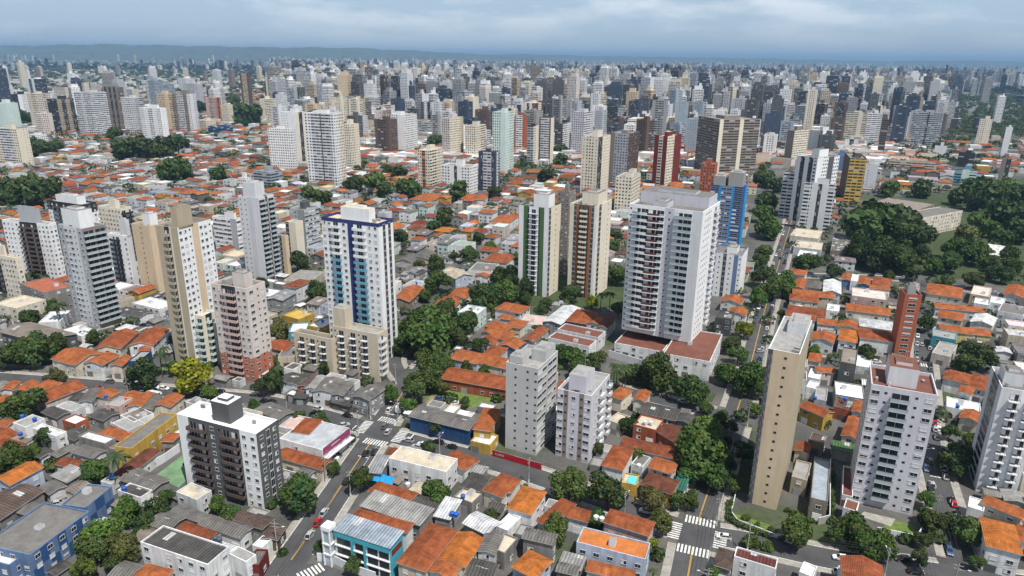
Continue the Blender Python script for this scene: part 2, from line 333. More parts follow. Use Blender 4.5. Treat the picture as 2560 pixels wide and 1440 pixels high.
def put_parts(par, base, items, limit=100):
    """items: (kind, args, (x,y,z) world, angle)"""
    for kind in ('window', 'balcony'):
        L = [i for i in items if i[0] == kind]
        L.sort(key=lambda i: (i[2][0]) ** 2 + i[2][1] ** 2 + (CH - i[2][2]) ** 2)
        for (_, a, p, ang) in L[:limit]: mkobj(kind, unit(kind, *a), par, (p[0] - base[0], p[1] - base[1], p[2] - (base[2] if len(base) > 2 else 0)), ang)
        if L[limit:]:
            b = MB()
            for (_, a, p, ang) in L[limit:]: (win_geo if kind == 'window' else bal_geo)(b, xf((p[0] - base[0], p[1] - base[1], p[2] - (base[2] if len(base) > 2 else 0)), ang), *a)
            o = b.obj(kind, WM, par); o['kind'] = 'stuff'
# ------------------------------------------------------------------ towers
STY = {'p': (.3, 0, 0), 'w': (.29, .5, .48), 'W': (.36, .64, .46), 'h': (.62, .95, .46), 'b': (.45, .88, .5), 'd': (.13, .82, .86), 'x': (.3, .26, .3), 'c': (.5, .92, .5), 'g': (.45, .92, .48), 'r': (.42, .86, .5)}
def strips(s):
    out = []
    for tok in s.split():
        i = 0
        while tok[i].isdigit() or tok[i] == '.': i += 1
        out.append((float(tok[:i]), tok[i], tok[i + 1], tok[i + 2] if len(tok) > i + 2 else tok[i + 1]))
    t = sum(q[0] for q in out); return [(q[0] / t,) + q[1:] for q in out]
def along(N, d, H, x):
    a = RT[0] * N[0] + RT[1] * N[1] + RT[2] * (H - CH); b = RT[0] * d[0] + RT[1] * d[1]
    c = FW[0] * N[0] + FW[1] * N[1] + FW[2] * (H - CH); e = FW[0] * d[0] + FW[1] * d[1]; k = (x - 1280) / FPX
    return (k * c - a) / (b - k * e)
NT = 0
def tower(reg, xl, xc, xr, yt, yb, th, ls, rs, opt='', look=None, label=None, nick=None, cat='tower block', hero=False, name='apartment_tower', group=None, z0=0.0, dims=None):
    global NT
    O = dict(kv.split('=') for kv in opt.split()) if opt else {}
    xcp, ytp = RP(reg, xc, yt); xlp = RP(reg, xl, 0)[0]; xrp = RP(reg, xr, 0)[0]; ybp = RP(reg, 0, yb)[1]
    if 'H' in O: H = float(O['H'])
    else:
        lo, hi = z0 + 1, 129.0
        for _ in range(40):
            H = (lo + hi) / 2
            if PX(G(xcp, ytp, H), z0)[1] < ybp: lo = H
            else: hi = H
    N = G(xcp, ytp, H)
    v = dirv(th); u = -dirv(th + 90)           # u: L->N, v: N->R
    wl = max(3.0, min(70, along(N, -u, H, xlp))); wr = max(3.0, min(70, along(N, v, H, xrp)))
    if not hero and 'wl' not in O:
        while wr > 34 and th > 4:
            th -= 5; v = dirv(th); u = -dirv(th + 90); wr = max(3.0, min(70, abs(along(N, v, H, xrp)))); wl = max(3.0, min(70, abs(along(N, -u, H, xlp))))
        while wl > 52 and th < 84:
            th += 4; v = dirv(th); u = -dirv(th + 90); wr = max(3.0, min(70, abs(along(N, v, H, xrp)))); wl = max(3.0, min(70, abs(along(N, -u, H, xlp))))
    if 'wl' in O: wl = float(O['wl'])
    if 'wr' in O: wr = float(O['wr'])
    L = N - u * wl; R = N + v * wr; F = L + v * wr
    occ_poly([L, N, R, F], 1.5)
    r = root(name, cat, group, (N[0], N[1], z0)); base = (N[0], N[1], z0)
    b = MB(); fl = max(1, round((H - z0 - .9) / 2.92)); fh = (H - z0 - 1.0) / fl
    items = []; capc, caph = (O['cap'][0], float(O['cap'][1:])) if 'cap' in O else (None, 0); bc, bh = (O['base'][0], float(O['base'][1:])) if 'base' in O else (None, 0)
    topd = float(O.get('skip', 0))
    def face(A, B, st, real):
        d = (B - A); w = np.hypot(*d); d = d / w; ang = math.atan2(d[1], d[0]); x = 0.0
        for (fw, k, c1, c2) in strips(st):
            sw = fw * w; col = CO[c1]; nrm = np.array([d[1], -d[0]])
            p, q = A + d * x - N, A + d * (x + sw) - N
            sty = STY[k] if not (hero and real) else (.3, 0, 0)
            if sty[1] and k in 'whWx': n = max(1, round(sw / (sty[0] * 10))); sty = (sw / n / 10, sty[1], sty[2])
            u0 = 0.0
            if not (hero and real) and k in 'bgrc' and sum(CO[c2]) > sum(col): col = CO[c2]
            wc_ = col if k != 'd' else CO['g']
            zb = [0, bh, H - z0 - caph, H - z0]
            for i, cc in ((0, bc), (1, None), (2, capc)):
                if zb[i + 1] - zb[i] > .05: b.wall(p, q, zb[i], zb[i + 1], 0 if sty[1] == 0 else 1, CO[cc] if cc else wc_, sty if i < 2 else (.3, 0, 0), u0)
            if hero and real and k != 'p':
                for f_ in range(fl):
                    z = z0 + .1 + f_ * fh
                    if f_ == 0 and k in 'bcgr': continue
                    if z > H - topd - 2: continue
                    ctr = lambda xx: (A[0] + d[0] * (x + xx) + nrm[0] * .02, A[1] + d[1] * (x + xx) + nrm[1] * .02)
                    if k in 'wWhxd':
                        sp, ww, hh, sill = dict(w=(3.0, 1.35, 1.2, 1.0), W=(3.5, 2.0, 1.25, .95), h=(4.2, 0, 1.3, .95), x=(3.0, .7, .7, 1.5), d=(9, 0, 2.5, .2))[k]
                        n = max(1, round(sw / sp))
                        if not ww: ww = sw / n - .25
                        ww = round(min(ww, sw / n - .2) * 4) / 4 or .5
                        for i in range(n):
                            cxy = ctr(sw * (i + .5) / n); rr = random.random()
                            var = 0 if k in 'xd' else (0 if rr < .5 else 1 if rr < .72 else 2 if rr < .86 else 3)
                            items.append(('window', (ww, hh, var), (cxy[0], cxy[1], z + sill), ang))
                    else:
                        n = max(1, round(sw / (6 if k != 'c' else 40))); bw = round((sw / n - .3) * 4) / 4
                        for i in range(n):
                            cxy = ctr(sw * (i + .5) / n); items.append(('balcony', (bw, CO['W' if c2 == 'u' and f_ > fl - 6 else c2], 'p' if k == 'b' else k), (cxy[0], cxy[1], z), ang))
            x += sw
    face(L, N, ls, True); face(N, R, rs, True)
    bk = O.get('back', ls.split()[0][-1] if ls.split()[0][-1].isalpha() else 'C')
    face(R, F, '1p%s 3w%s 1p%s 3w%s 1p%s' % ((bk[0],) * 5), False); face(F, L, '1p%s 3w%s 1p%s' % ((bk[0],) * 3), False)
    b.obj('wall', ['paint', 'facade'], r)
    # roof: parapet top, inner faces, deck
    rb = MB(); q = .3; Pt = lambda s, t, g=0: (L + u * (s * wl + g * (1 - 2 * s)) + v * (t * wr + g * (1 - 2 * t)) - N)
    c4 = ((0, 0), (1, 0), (1, 1), (0, 1)); dk = CO[O.get('deck', random.choice('hDci'))]; pc = CO[O.get('par', capc or ls.split()[0][-1])]; h1 = H - z0; h0 = h1 - 1.0
    for i in range(4):
        a, c = c4[i], c4[(i + 1) % 4]; A, B, C_, D_ = Pt(*a), Pt(*c), Pt(*c, q), Pt(*a, q)
        rb.face([(*A, h1), (*B, h1), (*C_, h1), (*D_, h1)], 0, pc); rb.face([(*C_, h0), (*D_, h0), (*D_, h1), (*C_, h1)], 0, pc)
    rb.face([(*Pt(*a, q), h0) for a in c4], 1, dk)
    rb.obj('roof', ['paint', 'deck'], r)
    ps = O.get('pent', None)
    if ps is None:
        ps = '%.2f,%.2f,%.2f,%.2f,%.1f,%s' % (random.uniform(.3, .45), random.uniform(.25, .45), random.uniform(.25, .4), random.uniform(.3, .45), random.uniform(3, 6.5), bk[0])
    for one in ps.split(';'):
        if one == '0': continue
        f = one.split(','); s0, t0, sw, tw, ph = map(float, f[:5]); pcx = CO[f[5]]
        pb = MB(); A, B, C_, D_ = (Pt(s0, t0), Pt(s0 + sw, t0), Pt(s0 + sw, t0 + tw), Pt(s0, t0 + tw))
        pb.prism([A, B, C_, D_], h0, h0 + ph, 0, pcx, dk, 1)
        if hero:
            ce = (A + B + C_ + D_) / 4
            poly = [ce + (p - ce) * .55 for p in (A, B, C_, D_)]; pb.prism(poly, h0 + ph, h0 + ph + .9, 0, pcx, dk, 1)
        pb.obj('penthouse', ['paint', 'deck'], r)
    if hero and min(wl, wr) > 8:
        for k in range(4):
            ub = MB(); s0, t0 = random.choice((.06, .8)) if k % 2 else random.uniform(.1, .8), random.uniform(.06, .85) if k % 2 else random.choice((.05, .84)); ce = Pt(s0, t0, .5); e_ = random.uniform(.5, 1.0)
            ub.prism([ce, ce + u * e_ * 2, ce + u * e_ * 2 + v * e_, ce + v * e_], h0, h0 + random.uniform(.6, 1.5), 0, CO[random.choice('hSKc')], CO['h'], 1); ub.obj('rooftop_unit', ['paint', 'deck'], r)
    if hero or random.random() < .3:
        mb = MB(); pp = Pt(.5, .5); hp = h0 + float(ps.split(';')[0].split(',')[4] if ps[0] != '0' else 0)
        mb.tube((*pp, hp), (*pp, hp + 5), .07, .03, 4, 0, CO['G']); mb.tube((pp[0] - .8, pp[1], hp + 3.8), (pp[0] + .8, pp[1], hp + 3.8), .04, .04, 4, 0, CO['G']); mb.obj('antenna', ['paint'], r)
    put_parts(r, base, items)
    NT += 1
    if label: r['label'] = label
    else: want(r, look, N)
    if nick: lmk(nick, N)
    return r, (L, N, R, F, H, u, v)
# ------------------------------------------------------------------ houses
RW = dict(h='hipped tile roof', g='gabled tile roof', G='gabled tile roof', f='flat roof', c='corrugated roof', s='sheet metal roof', d='pitched corrugated roof')
NH = 0
def house_geo(wb, rb, A, a, b_, wa, wbd, H, roof, rc, wc, z0=0.0, over=.45, wm_=0, rm=0, dm=1, cm=2, pitch=.30):
    """A: corner L (local xy), a: L->N dir, b_: N->R dir. wb/rb: mesh builders for walls and roof."""
    P = lambda s, t: np.array([A[0] + a[0] * s + b_[0] * t, A[1] + a[1] * s + b_[1] * t])
    cs = [P(0, 0), P(wa, 0), P(wa, wbd), P(0, wbd)]
    for i in range(4): wb.wall(cs[i], cs[(i + 1) % 4], z0, H, wm_, wc)
    if roof == 'f' or roof == 'c':
        q = .25; h1 = H + .15; h0 = H - .35
        for i in range(4): wb.wall(cs[i], cs[(i + 1) % 4], H, h1, wm_, wc)
        ins = [P(q, q), P(wa - q, q), P(wa - q, wbd - q), P(q, wbd - q)]
        for i in range(4):
            j = (i + 1) % 4; wb.face([(*cs[i], h1), (*cs[j], h1), (*ins[j], h1), (*ins[i], h1)], wm_, tuple(min(.8, c * 1.08) for c in wc)); wb.face([(*ins[j], h0), (*ins[i], h0), (*ins[i], h1), (*ins[j], h1)], wm_, wc)
        rb.face([(*p, h0 + (.02 if roof == 'f' else .05)) for p in ins], dm if roof == 'f' else cm, rc, [(0, 0), (wa, 0), (wa, wbd), (0, wbd)])
        return H
    o = over; X0, X1, Y0, Y1 = -o, wa + o, -o, wbd + o; mat = rm if roof in 'hgG' else cm
    th = .14
    if roof == 's':
        rise = min(1.6, wbd * .1); q = [(*P(X0, Y0), H + .05), (*P(X1, Y0), H + .05), (*P(X1, Y1), H + rise), (*P(X0, Y1), H + rise)]
        rb.face(q, mat, rc, [(X0, 0), (X1, 0), (X1, wbd), (X0, wbd)]); rb.face([(p[0], p[1], p[2] - th) for p in reversed(q)], mat, rc)
        for i in range(4): j = (i + 1) % 4; rb.face([(q[i][0], q[i][1], q[i][2] - th), (q[j][0], q[j][1], q[j][2] - th), q[j], q[i]], mat, rc)
        for (s, t0, t1) in ((wa, 0, wbd), (0, wbd, 0)): wb.face([(*P(s, t0), H), (*P(s, t1), H), (*P(s, t1), H + (rise if t1 else .05)), (*P(s, t0), H + (.05 if t1 else rise))], wm_, wc)
        wb.face([(*P(wa, wbd), H), (*P(0, wbd), H), (*P(0, wbd), H + rise - .1), (*P(wa, wbd), H + rise - .1)], wm_, wc)
        return H + rise
    alng = (wa >= wbd) if roof != 'G' else (wa < wbd)
    W2 = (Y1 - Y0) / 2 if alng else (X1 - X0) / 2
    rise = W2 * (pitch if roof != 'd' else .2); zr = H + rise; e = H - .05
    if alng: mp = lambda s, t: P(s, t); l0, l1, w0, w1 = X0, X1, Y0, Y1
    else: mp = lambda s, t: P(t, s); l0, l1, w0, w1 = Y0, Y1, X0, X1
    wm2 = (w0 + w1) / 2; ins = (w1 - w0) / 2 if roof == 'h' else 0
    if roof == 'h' and ins * 2 > (l1 - l0) - .3: ins = (l1 - l0) / 2 - .15
    A0, A1, B1, B0 = (*mp(l0, w0), e), (*mp(l1, w0), e), (*mp(l1, w1), e), (*mp(l0, w1), e); R0, R1 = (*mp(l0 + ins, wm2), zr), (*mp(l1 - ins, wm2), zr)
    sl_ = math.hypot(W2, rise); ln = l1 - l0
    fs = [([A0, A1, R1, R0], [(0, 0), (ln, 0), (ln - ins, sl_), (ins, sl_)]), ([B1, B0, R0, R1], [(0, 0), (ln, 0), (ln - ins, sl_), (ins, sl_)])]
    if roof == 'h': fs += [([A1, B1, R1], [(0, 0), (2 * W2, 0), (W2, sl_)]), ([B0, A0, R0], [(0, 0), (2 * W2, 0), (W2, sl_)])]
    else:
        g0, g1 = (0, wa if alng else wbd); zz = H; wz = (wbd if alng else wa)
        rz_ = zr - .1
        for g in (g0, g1):
            t3 = [(*mp(g, 0), zz), (*mp(g, wz), zz), (*mp(g, wz / 2), rz_)]
            wb.face(t3 if (g == g1) == alng else t3[::-1], wm_, wc)
    for pts, uv in fs:
        if not alng: pts = pts[::-1]; uv = uv[::-1]
        rb.face(pts, mat, rc, uv)
    # fascia and ridge cap
    ed = [A0, A1, B1, B0]
    if roof == 'h':
        for i in range(4):
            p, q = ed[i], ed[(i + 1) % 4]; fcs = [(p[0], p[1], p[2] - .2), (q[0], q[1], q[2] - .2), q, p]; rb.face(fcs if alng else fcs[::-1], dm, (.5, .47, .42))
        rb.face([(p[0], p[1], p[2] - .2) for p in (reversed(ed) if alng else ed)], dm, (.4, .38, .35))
    else:
        for (p, q) in ((A0, A1), (B1, B0), (A1, R1), (R1, B1), (B0, R0), (R0, A0)):
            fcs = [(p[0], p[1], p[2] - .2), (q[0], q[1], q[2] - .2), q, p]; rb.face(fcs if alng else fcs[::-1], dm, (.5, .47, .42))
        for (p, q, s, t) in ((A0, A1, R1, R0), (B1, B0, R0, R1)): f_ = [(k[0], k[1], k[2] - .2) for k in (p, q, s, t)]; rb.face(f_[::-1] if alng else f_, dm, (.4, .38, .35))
    return zr
def ridge_tubes(rb, pts, col):
    for p, q in pts: rb.tube(p, q, .16, .16, 5, 1, col)
HOUSES = []
def house(reg, q, H, roof, rc, wc, extra='', label=None, nick=None, name=None, cat=None, wins=True, rect=True):
    """q: six numbers, eave corners L, N, R in region pixels"""
    global NH
    l, n, r_ = (G(*RP(reg, q[i], q[i + 1]), H) for i in (0, 2, 4))
    da, db = n - l, r_ - n; wa, wbd = np.hypot(*da), np.hypot(*db)
    if rect:
        if wa >= wbd: a = da / wa; b_ = np.array([-a[1], a[0]]); wbd = max(3, db @ b_)
        else: b_ = db / wbd; a = np.array([b_[1], -b_[0]]); wa = max(3, da @ a)
        l = n - a * wa
    return house_w(l, a, b_, wa, wbd, H, roof, rc, wc, label, nick, name, cat, wins, extra)
def house_w(l, a, b_, wa, wbd, H, roof, rc, wc, label=None, nick=None, name=None, cat=None, wins=True, extra='', group='houses and low buildings', occm=.3):
    global NH
    poly = [l, l + a * wa, l + a * wa + b_ * wbd, l + b_ * wbd]; occ_poly(poly, occm)
    n = poly[1]; name = name or ('house' if roof in 'hgG' else 'low_building' if roof in 'fs' else 'workshop'); cat = cat or dict(house='house', low_building='building', workshop='workshop').get(name, name)
    r = root(name, cat, group, (n[0], n[1], 0)); wb, rb = MB(), MB()
    top = house_geo(wb, rb, l - n, a, b_, wa, wbd, H, roof, CO[rc] if isinstance(rc, str) else rc, CO[wc])
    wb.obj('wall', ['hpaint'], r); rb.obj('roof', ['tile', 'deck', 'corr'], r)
    fl = max(1, int(H / 2.9)); items = []; a1 = math.atan2(a[1], a[0]); a2 = math.atan2(b_[1], b_[0])
    if wins:
        camv = -n
        for (o, d, w, ang) in ((l, a, wa, a1), (n, b_, wbd, a2), (l + b_ * wbd, -b_, wbd, a2 + math.pi)):
            nr = np.array([d[1], -d[0]])
            if nr @ camv < 0 and wins != 'all': continue
            k = max(1, int(w / 3.6)); doors = random.randrange(k)
            for f_ in range(fl):
                for i in range(k):
                    if random.random() < .25 and not (f_ == 0 and i == doors): continue
                    c = o + d * (w * (i + .5) / k) + nr * .02
                    if f_ == 0 and i == doors and ang == a1:
                        db = MB(); bx(db, IDT, -1.3, 1.3, -.08, 0, .02, 2.35, 0, CO[random.choice('KgcNW')]); db.obj('door', ['paint'], r, (c[0] - n[0], c[1] - n[1], 0), ang)
                    else: items.append(('window', (1.5, 1.25 if f_ else 1.25, random.choice((0, 0, 1, 2, 3))), (c[0], c[1], f_ * 2.9 + 1.0), ang))
        put_parts(r, n, items)
    if roof in 'fc' and random.random() < .8 and wa > 5 and wbd > 5:
        k = MB(); s, t = random.uniform(.2, .7), random.uniform(.2, .7); p = l - n + a * wa * s + b_ * wbd * t
        k.prism([p, p + a * 1.8, p + a * 1.8 + b_ * 1.8, p + b_ * 1.8], H - .3, H + random.uniform(.6, 1.6), 0, CO['S'], CO['h'], 1); k.obj('roof_hatch', ['paint', 'deck'], r)
    NH += 1
    cn = CN[rc]
    lk = f"{cn}-roofed house with {CN[wc]} walls" if roof in 'hgG' else f"{CN[wc]} {'building' if roof in 'fs' else 'shed'} with {cn} {dict(f='flat', c='corrugated', s='metal', d='corrugated')[roof]} roof"
    if name == 'yard_shed': lk = f"{CN[wc]} shed with {cn} roof"
    if label: r['label'] = label
    else: want(r, lk, (poly[0] + poly[2]) / 2)
    if nick: lmk(nick, (poly[0] + poly[2]) / 2)
    return r, (l, a, b_, wa, wbd, H, top, n)
# ------------------------------------------------------------------ trees
def crown_mesh(seed, n, leaf, flat=.8, lobes=13, name='crown'):
    rs = np.random.RandomState(seed); C = []
    for k in range(lobes):
        th = rs.rand() * 6.283; rr = .62 * math.sqrt(rs.rand()); z = rs.uniform(-.45, .5) * (1 - .5 * rr)
        C.append((rr * math.cos(th), rr * math.sin(th), z, rs.uniform(.26, .46)))
    C.append((0, 0, .25, .5)); C = np.array(C); w = C[:, 3] ** 2; w /= w.sum()
    idx = rs.choice(len(C), n, p=w); d = rs.randn(n, 3); d[:, 2] += .25; d /= np.linalg.norm(d, axis=1, keepdims=True)
    p = C[idx, :3] + d * C[idx, 3:4] * rs.uniform(.72, 1.08, (n, 1)); p[:, 2] *= flat
    nr = d + rs.randn(n, 3) * .55; nr /= np.linalg.norm(nr, axis=1, keepdims=True)
    t = np.cross(nr, rs.randn(n, 3)); t /= np.linalg.norm(t, axis=1, keepdims=True); bt = np.cross(nr, t)
    s = (leaf * rs.uniform(.6, 1.35, (n, 1)))
    V = np.stack([p - t * s * .5 - bt * s * .18, p + t * s * .1 - bt * s * .5, p + t * s * .5 + bt * s * .2, p - t * s * .1 + bt * s * .5], 1).reshape(-1, 3)
    me = bpy.data.meshes.new(name); me.from_pydata(V.tolist(), [], [tuple(range(4 * i, 4 * i + 4)) for i in range(n)]); me.materials.append(MAT['leaf']); return me
def palm_mesh(seed):
    rs = np.random.RandomState(seed); V = []; Fc = []
    for k in range(20):
        az = k * 2.4 + rs.rand() * .4; up = rs.uniform(.1, 1.1); x = y = z = 0.0; prev = None; L = 9
        for i in range(L + 1):
            t = i / L; r = t * (1.0 - .12 * up); z = math.sin(up) * t * .8 - t * t * (.75 + .2 * rs.rand()); w = .13 * math.sin(math.pi * min(1, t * .95 + .06)) + .01
            c = np.array([math.cos(az) * r, math.sin(az) * r, z]); sd_ = np.array([-math.sin(az), math.cos(az), 0]) * w
            cur = (c - sd_ - np.array([0, 0, w * .6]), c, c + sd_ - np.array([0, 0, w * .6]))
            if prev is not None:
                for (a, b) in ((0, 1), (1, 2)):
                    j = len(V); V += [tuple(prev[a]), tuple(prev[b]), tuple(cur[b]), tuple(cur[a])]; Fc.append((j, j + 1, j + 2, j + 3))
            prev = cur
    me = bpy.data.meshes.new('crown'); me.from_pydata(V, [], Fc); me.materials.append(MAT['leaf']); return me
def trunk_mesh(seed, palm=False):
    rs = random.Random(seed); b = MB()
    if palm: b.tube((0, 0, 0), (.02, .01, 1), .03, .022, 7); return b.mesh('trunk', ['bark'])
    b.tube((0, 0, 0), (.02, .03, .45), .055, .04, 7)
    for k in range(5): a = k * 1.3 + rs.random(); b.tube((.02, .03, .42), (.3 * math.cos(a), .3 * math.sin(a), rs.uniform(.8, 1.0)), .03, .012, 5)
    return b.mesh('trunk', ['bark'])
CRN = [crown_mesh(k, (3600, 2500, 3800, 2300, 3000)[k], (.125, .12, .13, .115, .14)[k], (.95, .8, 1.1, .75, .9)[k], (13, 9, 17, 8, 11)[k]) for k in range(5)]; CRF = [crown_mesh(40 + k, 800, .26, 1.0) for k in range(4)]
BSH = [crown_mesh(60 + k, 1500, .16, .7, 7) for k in range(2)]; PLM = [palm_mesh(k) for k in range(2)]; TRK = [trunk_mesh(k) for k in range(3)]; TRP = trunk_mesh(9, True)
TC = {'n': ((.046, .084, .021), 'mid-green'), 'd': ((.027, .056, .018), 'dark green'), 'y': ((.16, .17, .012), 'yellow-green'), 'p': ((.028, .055, .022), 'green'), 'u': ((.11, .035, .13), 'purple-flowering'), 'b': ((.055, .095, .02), 'green'), 'o': ((.085, .085, .03), 'olive'), 'l': ((.065, .115, .022), 'light green')}
NTR = 0
def tree_w(p, r, k='n', far=False, label=None):
    global NTR
    NTR += 1; c, nm = TC[k]; br = random.uniform(.72, 1.4); c = tuple(max(.005, q * br * random.uniform(.88, 1.15)) for q in c)
    if k == 'b':
        o = mkobj('bush', random.choice(BSH), None, (p[0], p[1], r * .45), random.random() * 6.28, c); o.scale = (r, r, r); o['category'] = 'bush'; o['group'] = 'bushes and shrubs'; want(o, 'rounded %s bush' % nm, p); return o
    rt = root('palm_tree' if k == 'p' else 'broadleaf_tree', 'palm tree' if k == 'p' else 'tree', 'palm trees' if k == 'p' else 'street and garden trees', (p[0], p[1], 0))
    if k == 'p':
        h = 7 + r; t = mkobj('trunk', TRP, rt); t.scale = (8, 8, h); q = mkobj('crown', random.choice(PLM), rt, (.16, .08, h), random.random() * 6, c); q.scale = (r, r, r)
        want(rt, 'palm tree with a feathery crown', p)
    else:
        zc_ = .72 * r + 1.4; t = mkobj('trunk', random.choice(TRK), rt, (0, 0, 0), random.random() * 6); t.scale = (r, r, zc_ * 1.05)
        q = mkobj('crown', random.choice(CRF if far else CRN), rt, (0, 0, zc_), random.random() * 6.28, c); q.scale = (r, r * random.uniform(.9, 1.1), r * random.uniform(.9, 1.1))
        size = 'small' if r < 3.2 else 'large' if r > 6.2 else 'medium'
        want(rt, '%s %s %s tree' % (size, nm, 'leafy' if k != 'u' else ''), p)
    if label: rt['label'] = label
    return rt
TREES = []
def tree(reg, x, y, rp, k='n'):
    X, Y = RP(reg, x, y); rp = rp / REG[reg][2]; z = 6.0
    for _ in range(4):
        g = G(X, Y, z); dep = g[1] * FW[1] + (z - CH) * FW[2]; r = rp * dep / FPX; z = (.72 * r + 1.4) if k not in 'pb' else (7 + r if k == 'p' else r * .45)
    occ_poly([g + np.array(o) * r * .5 for o in ((-1, -1), (1, -1), (1, 1), (-1, 1))], 0)
    if k in 'pb': tree_w(g, r, k)
    else: TREES.append((g, r * (1.2 if reg != 'G' or x < 1550 else .95), k))
# ------------------------------------------------------------------ roads
ROADS = []; PLAYER = 0
def resamp(P, step=3.0):
    P = [np.array(p, dtype=float) for p in P]
    # Catmull-Rom
    Q = [2 * P[0] - P[1]] + P + [2 * P[-1] - P[-2]]; out = []
    for i in range(1, len(Q) - 2):
        n = max(2, int(np.hypot(*(Q[i + 1] - Q[i])) / step))
        for k in range(n):
            t = k / n; out.append(.5 * (2 * Q[i] + (Q[i + 1] - Q[i - 1]) * t + (2 * Q[i - 1] - 5 * Q[i] + 4 * Q[i + 1] - Q[i + 2]) * t * t + (3 * Q[i] - Q[i - 1] - 3 * Q[i + 1] + Q[i + 2]) * t ** 3))
    out.append(Q[-2]); return np.array(out)
def offs(P, d):
    t = np.gradient(P, axis=0); t /= np.linalg.norm(t, axis=1, keepdims=True); return P + np.stack([-t[:, 1], t[:, 0]], 1) * d
def strip(b, P, o0, o1, z, mat=0, col=(.5, .5, .5)):
    a, c = offs(P, o0), offs(P, o1)
    for i in range(len(P) - 1): b.face([(*a[i], z), (*a[i + 1], z), (*c[i + 1], z), (*c[i], z)][::-1] if o1 > o0 else [(*a[i], z), (*a[i + 1], z), (*c[i + 1], z), (*c[i], z)], mat, col)
def road(px, w, name, line=None, walk=2.4):
    P = resamp([G(*p) for p in px]); i = len(ROADS); ROADS.append((P, w, name, walk, line, .02 + .004 * i))
    L, R = offs(P, w / 2 + 2), offs(P, -w / 2 - 2)
    for k in range(len(P) - 1): occ_poly([L[k], L[k + 1], R[k + 1], R[k]], .6)
def inroad(p, skip, m=0):
    for j, (P, w, *_r) in enumerate(ROADS):
        if j != skip and np.min(np.hypot(P[:, 0] - p[0], P[:, 1] - p[1])) < w / 2 + m: return True
    return False
def build_roads():
    for i, (P, w, name, walk, line, z) in enumerate(ROADS):
        b = MB(); strip(b, P, w / 2, -w / 2, z); o = b.obj(name, ['asphalt']); o['kind'] = 'structure'
        b = MB(); ok = [not inroad(p, i, .5) for p in P]; k = 0
        if line:
            while k < len(P) - 1:
                if ok[k] and ok[k + 1]:
                    sg = P[k:k + 2]
                    for oo in (-.12, .12): strip(b, sg, oo + .06, oo - .06, z + .05, 0)
                k += 1
            if b.f: o = b.obj('centre_line', ['ymark']); o['kind'] = 'structure'
        if walk:
            for sgn in (1, -1):
                b = MB(); A, C = offs(P, sgn * w / 2), offs(P, sgn * (w / 2 + walk))
                good = [not inroad(A[q], i, 1.0) and not inroad((A[q] + C[q]) / 2, i, 1.5) for q in range(len(P))]
                for q in range(len(P) - 1):
                    if good[q] and good[q + 1]:
                        f = [(*A[q], .15), (*A[q + 1], .15), (*C[q + 1], .15), (*C[q], .15)]; b.face(f if sgn > 0 else f[::-1], 0)
                        for (u1, u2) in ((A[q], A[q + 1]), (C[q + 1], C[q])): fc = [(*u1, 0), (*u2, 0), (*u2, .15), (*u1, .15)]; b.face(fc if sgn < 0 else fc[::-1], 0)
                        kk = offs(P[q:q + 2], sgn * (w / 2)); k2 = offs(P[q:q + 2], sgn * (w / 2 + .18)); fc = [(*kk[0], .156), (*kk[1], .156), (*k2[1], .156), (*k2[0], .156)]; b.face(fc if sgn > 0 else fc[::-1], 1)
                if b.f: o = b.obj('pavement', ['pave', 'mark' if name in ('avenue', 'cross_street') else 'conc']); o['kind'] = 'structure'
def crosswalk(reg, x, y, ang, width, length=3.6, pitch=1.0, z=.075):
    """ang: direction the row of bars runs (world degrees)"""
    c = G(*RP(reg, x, y)); d = dirv(ang); e = np.array([-d[1], d[0]]); b = MB(); n = int(width / pitch)
    for i in range(n):
        m = c + d * (i - (n - 1) / 2) * pitch; h = pitch * .27; l = length / 2
        b.face([(*(m - d * h - e * l), z), (*(m + d * h - e * l), z), (*(m + d * h + e * l), z), (*(m - d * h + e * l), z)], 0)
    o = b.obj('crosswalk', ['mark']); o['kind'] = 'structure'
def stopline(reg, x, y, ang, w, t=.45, z=.076):
    c = G(*RP(reg, x, y)); d = dirv(ang); e = np.array([-d[1], d[0]]); b = MB(); w /= 2; t /= 2
    b.face([(*(c - d * w - e * t), z), (*(c + d * w - e * t), z), (*(c + d * w + e * t), z), (*(c - d * w + e * t), z)], 0); o = b.obj('road_marking', ['mark']); o['kind'] = 'structure'
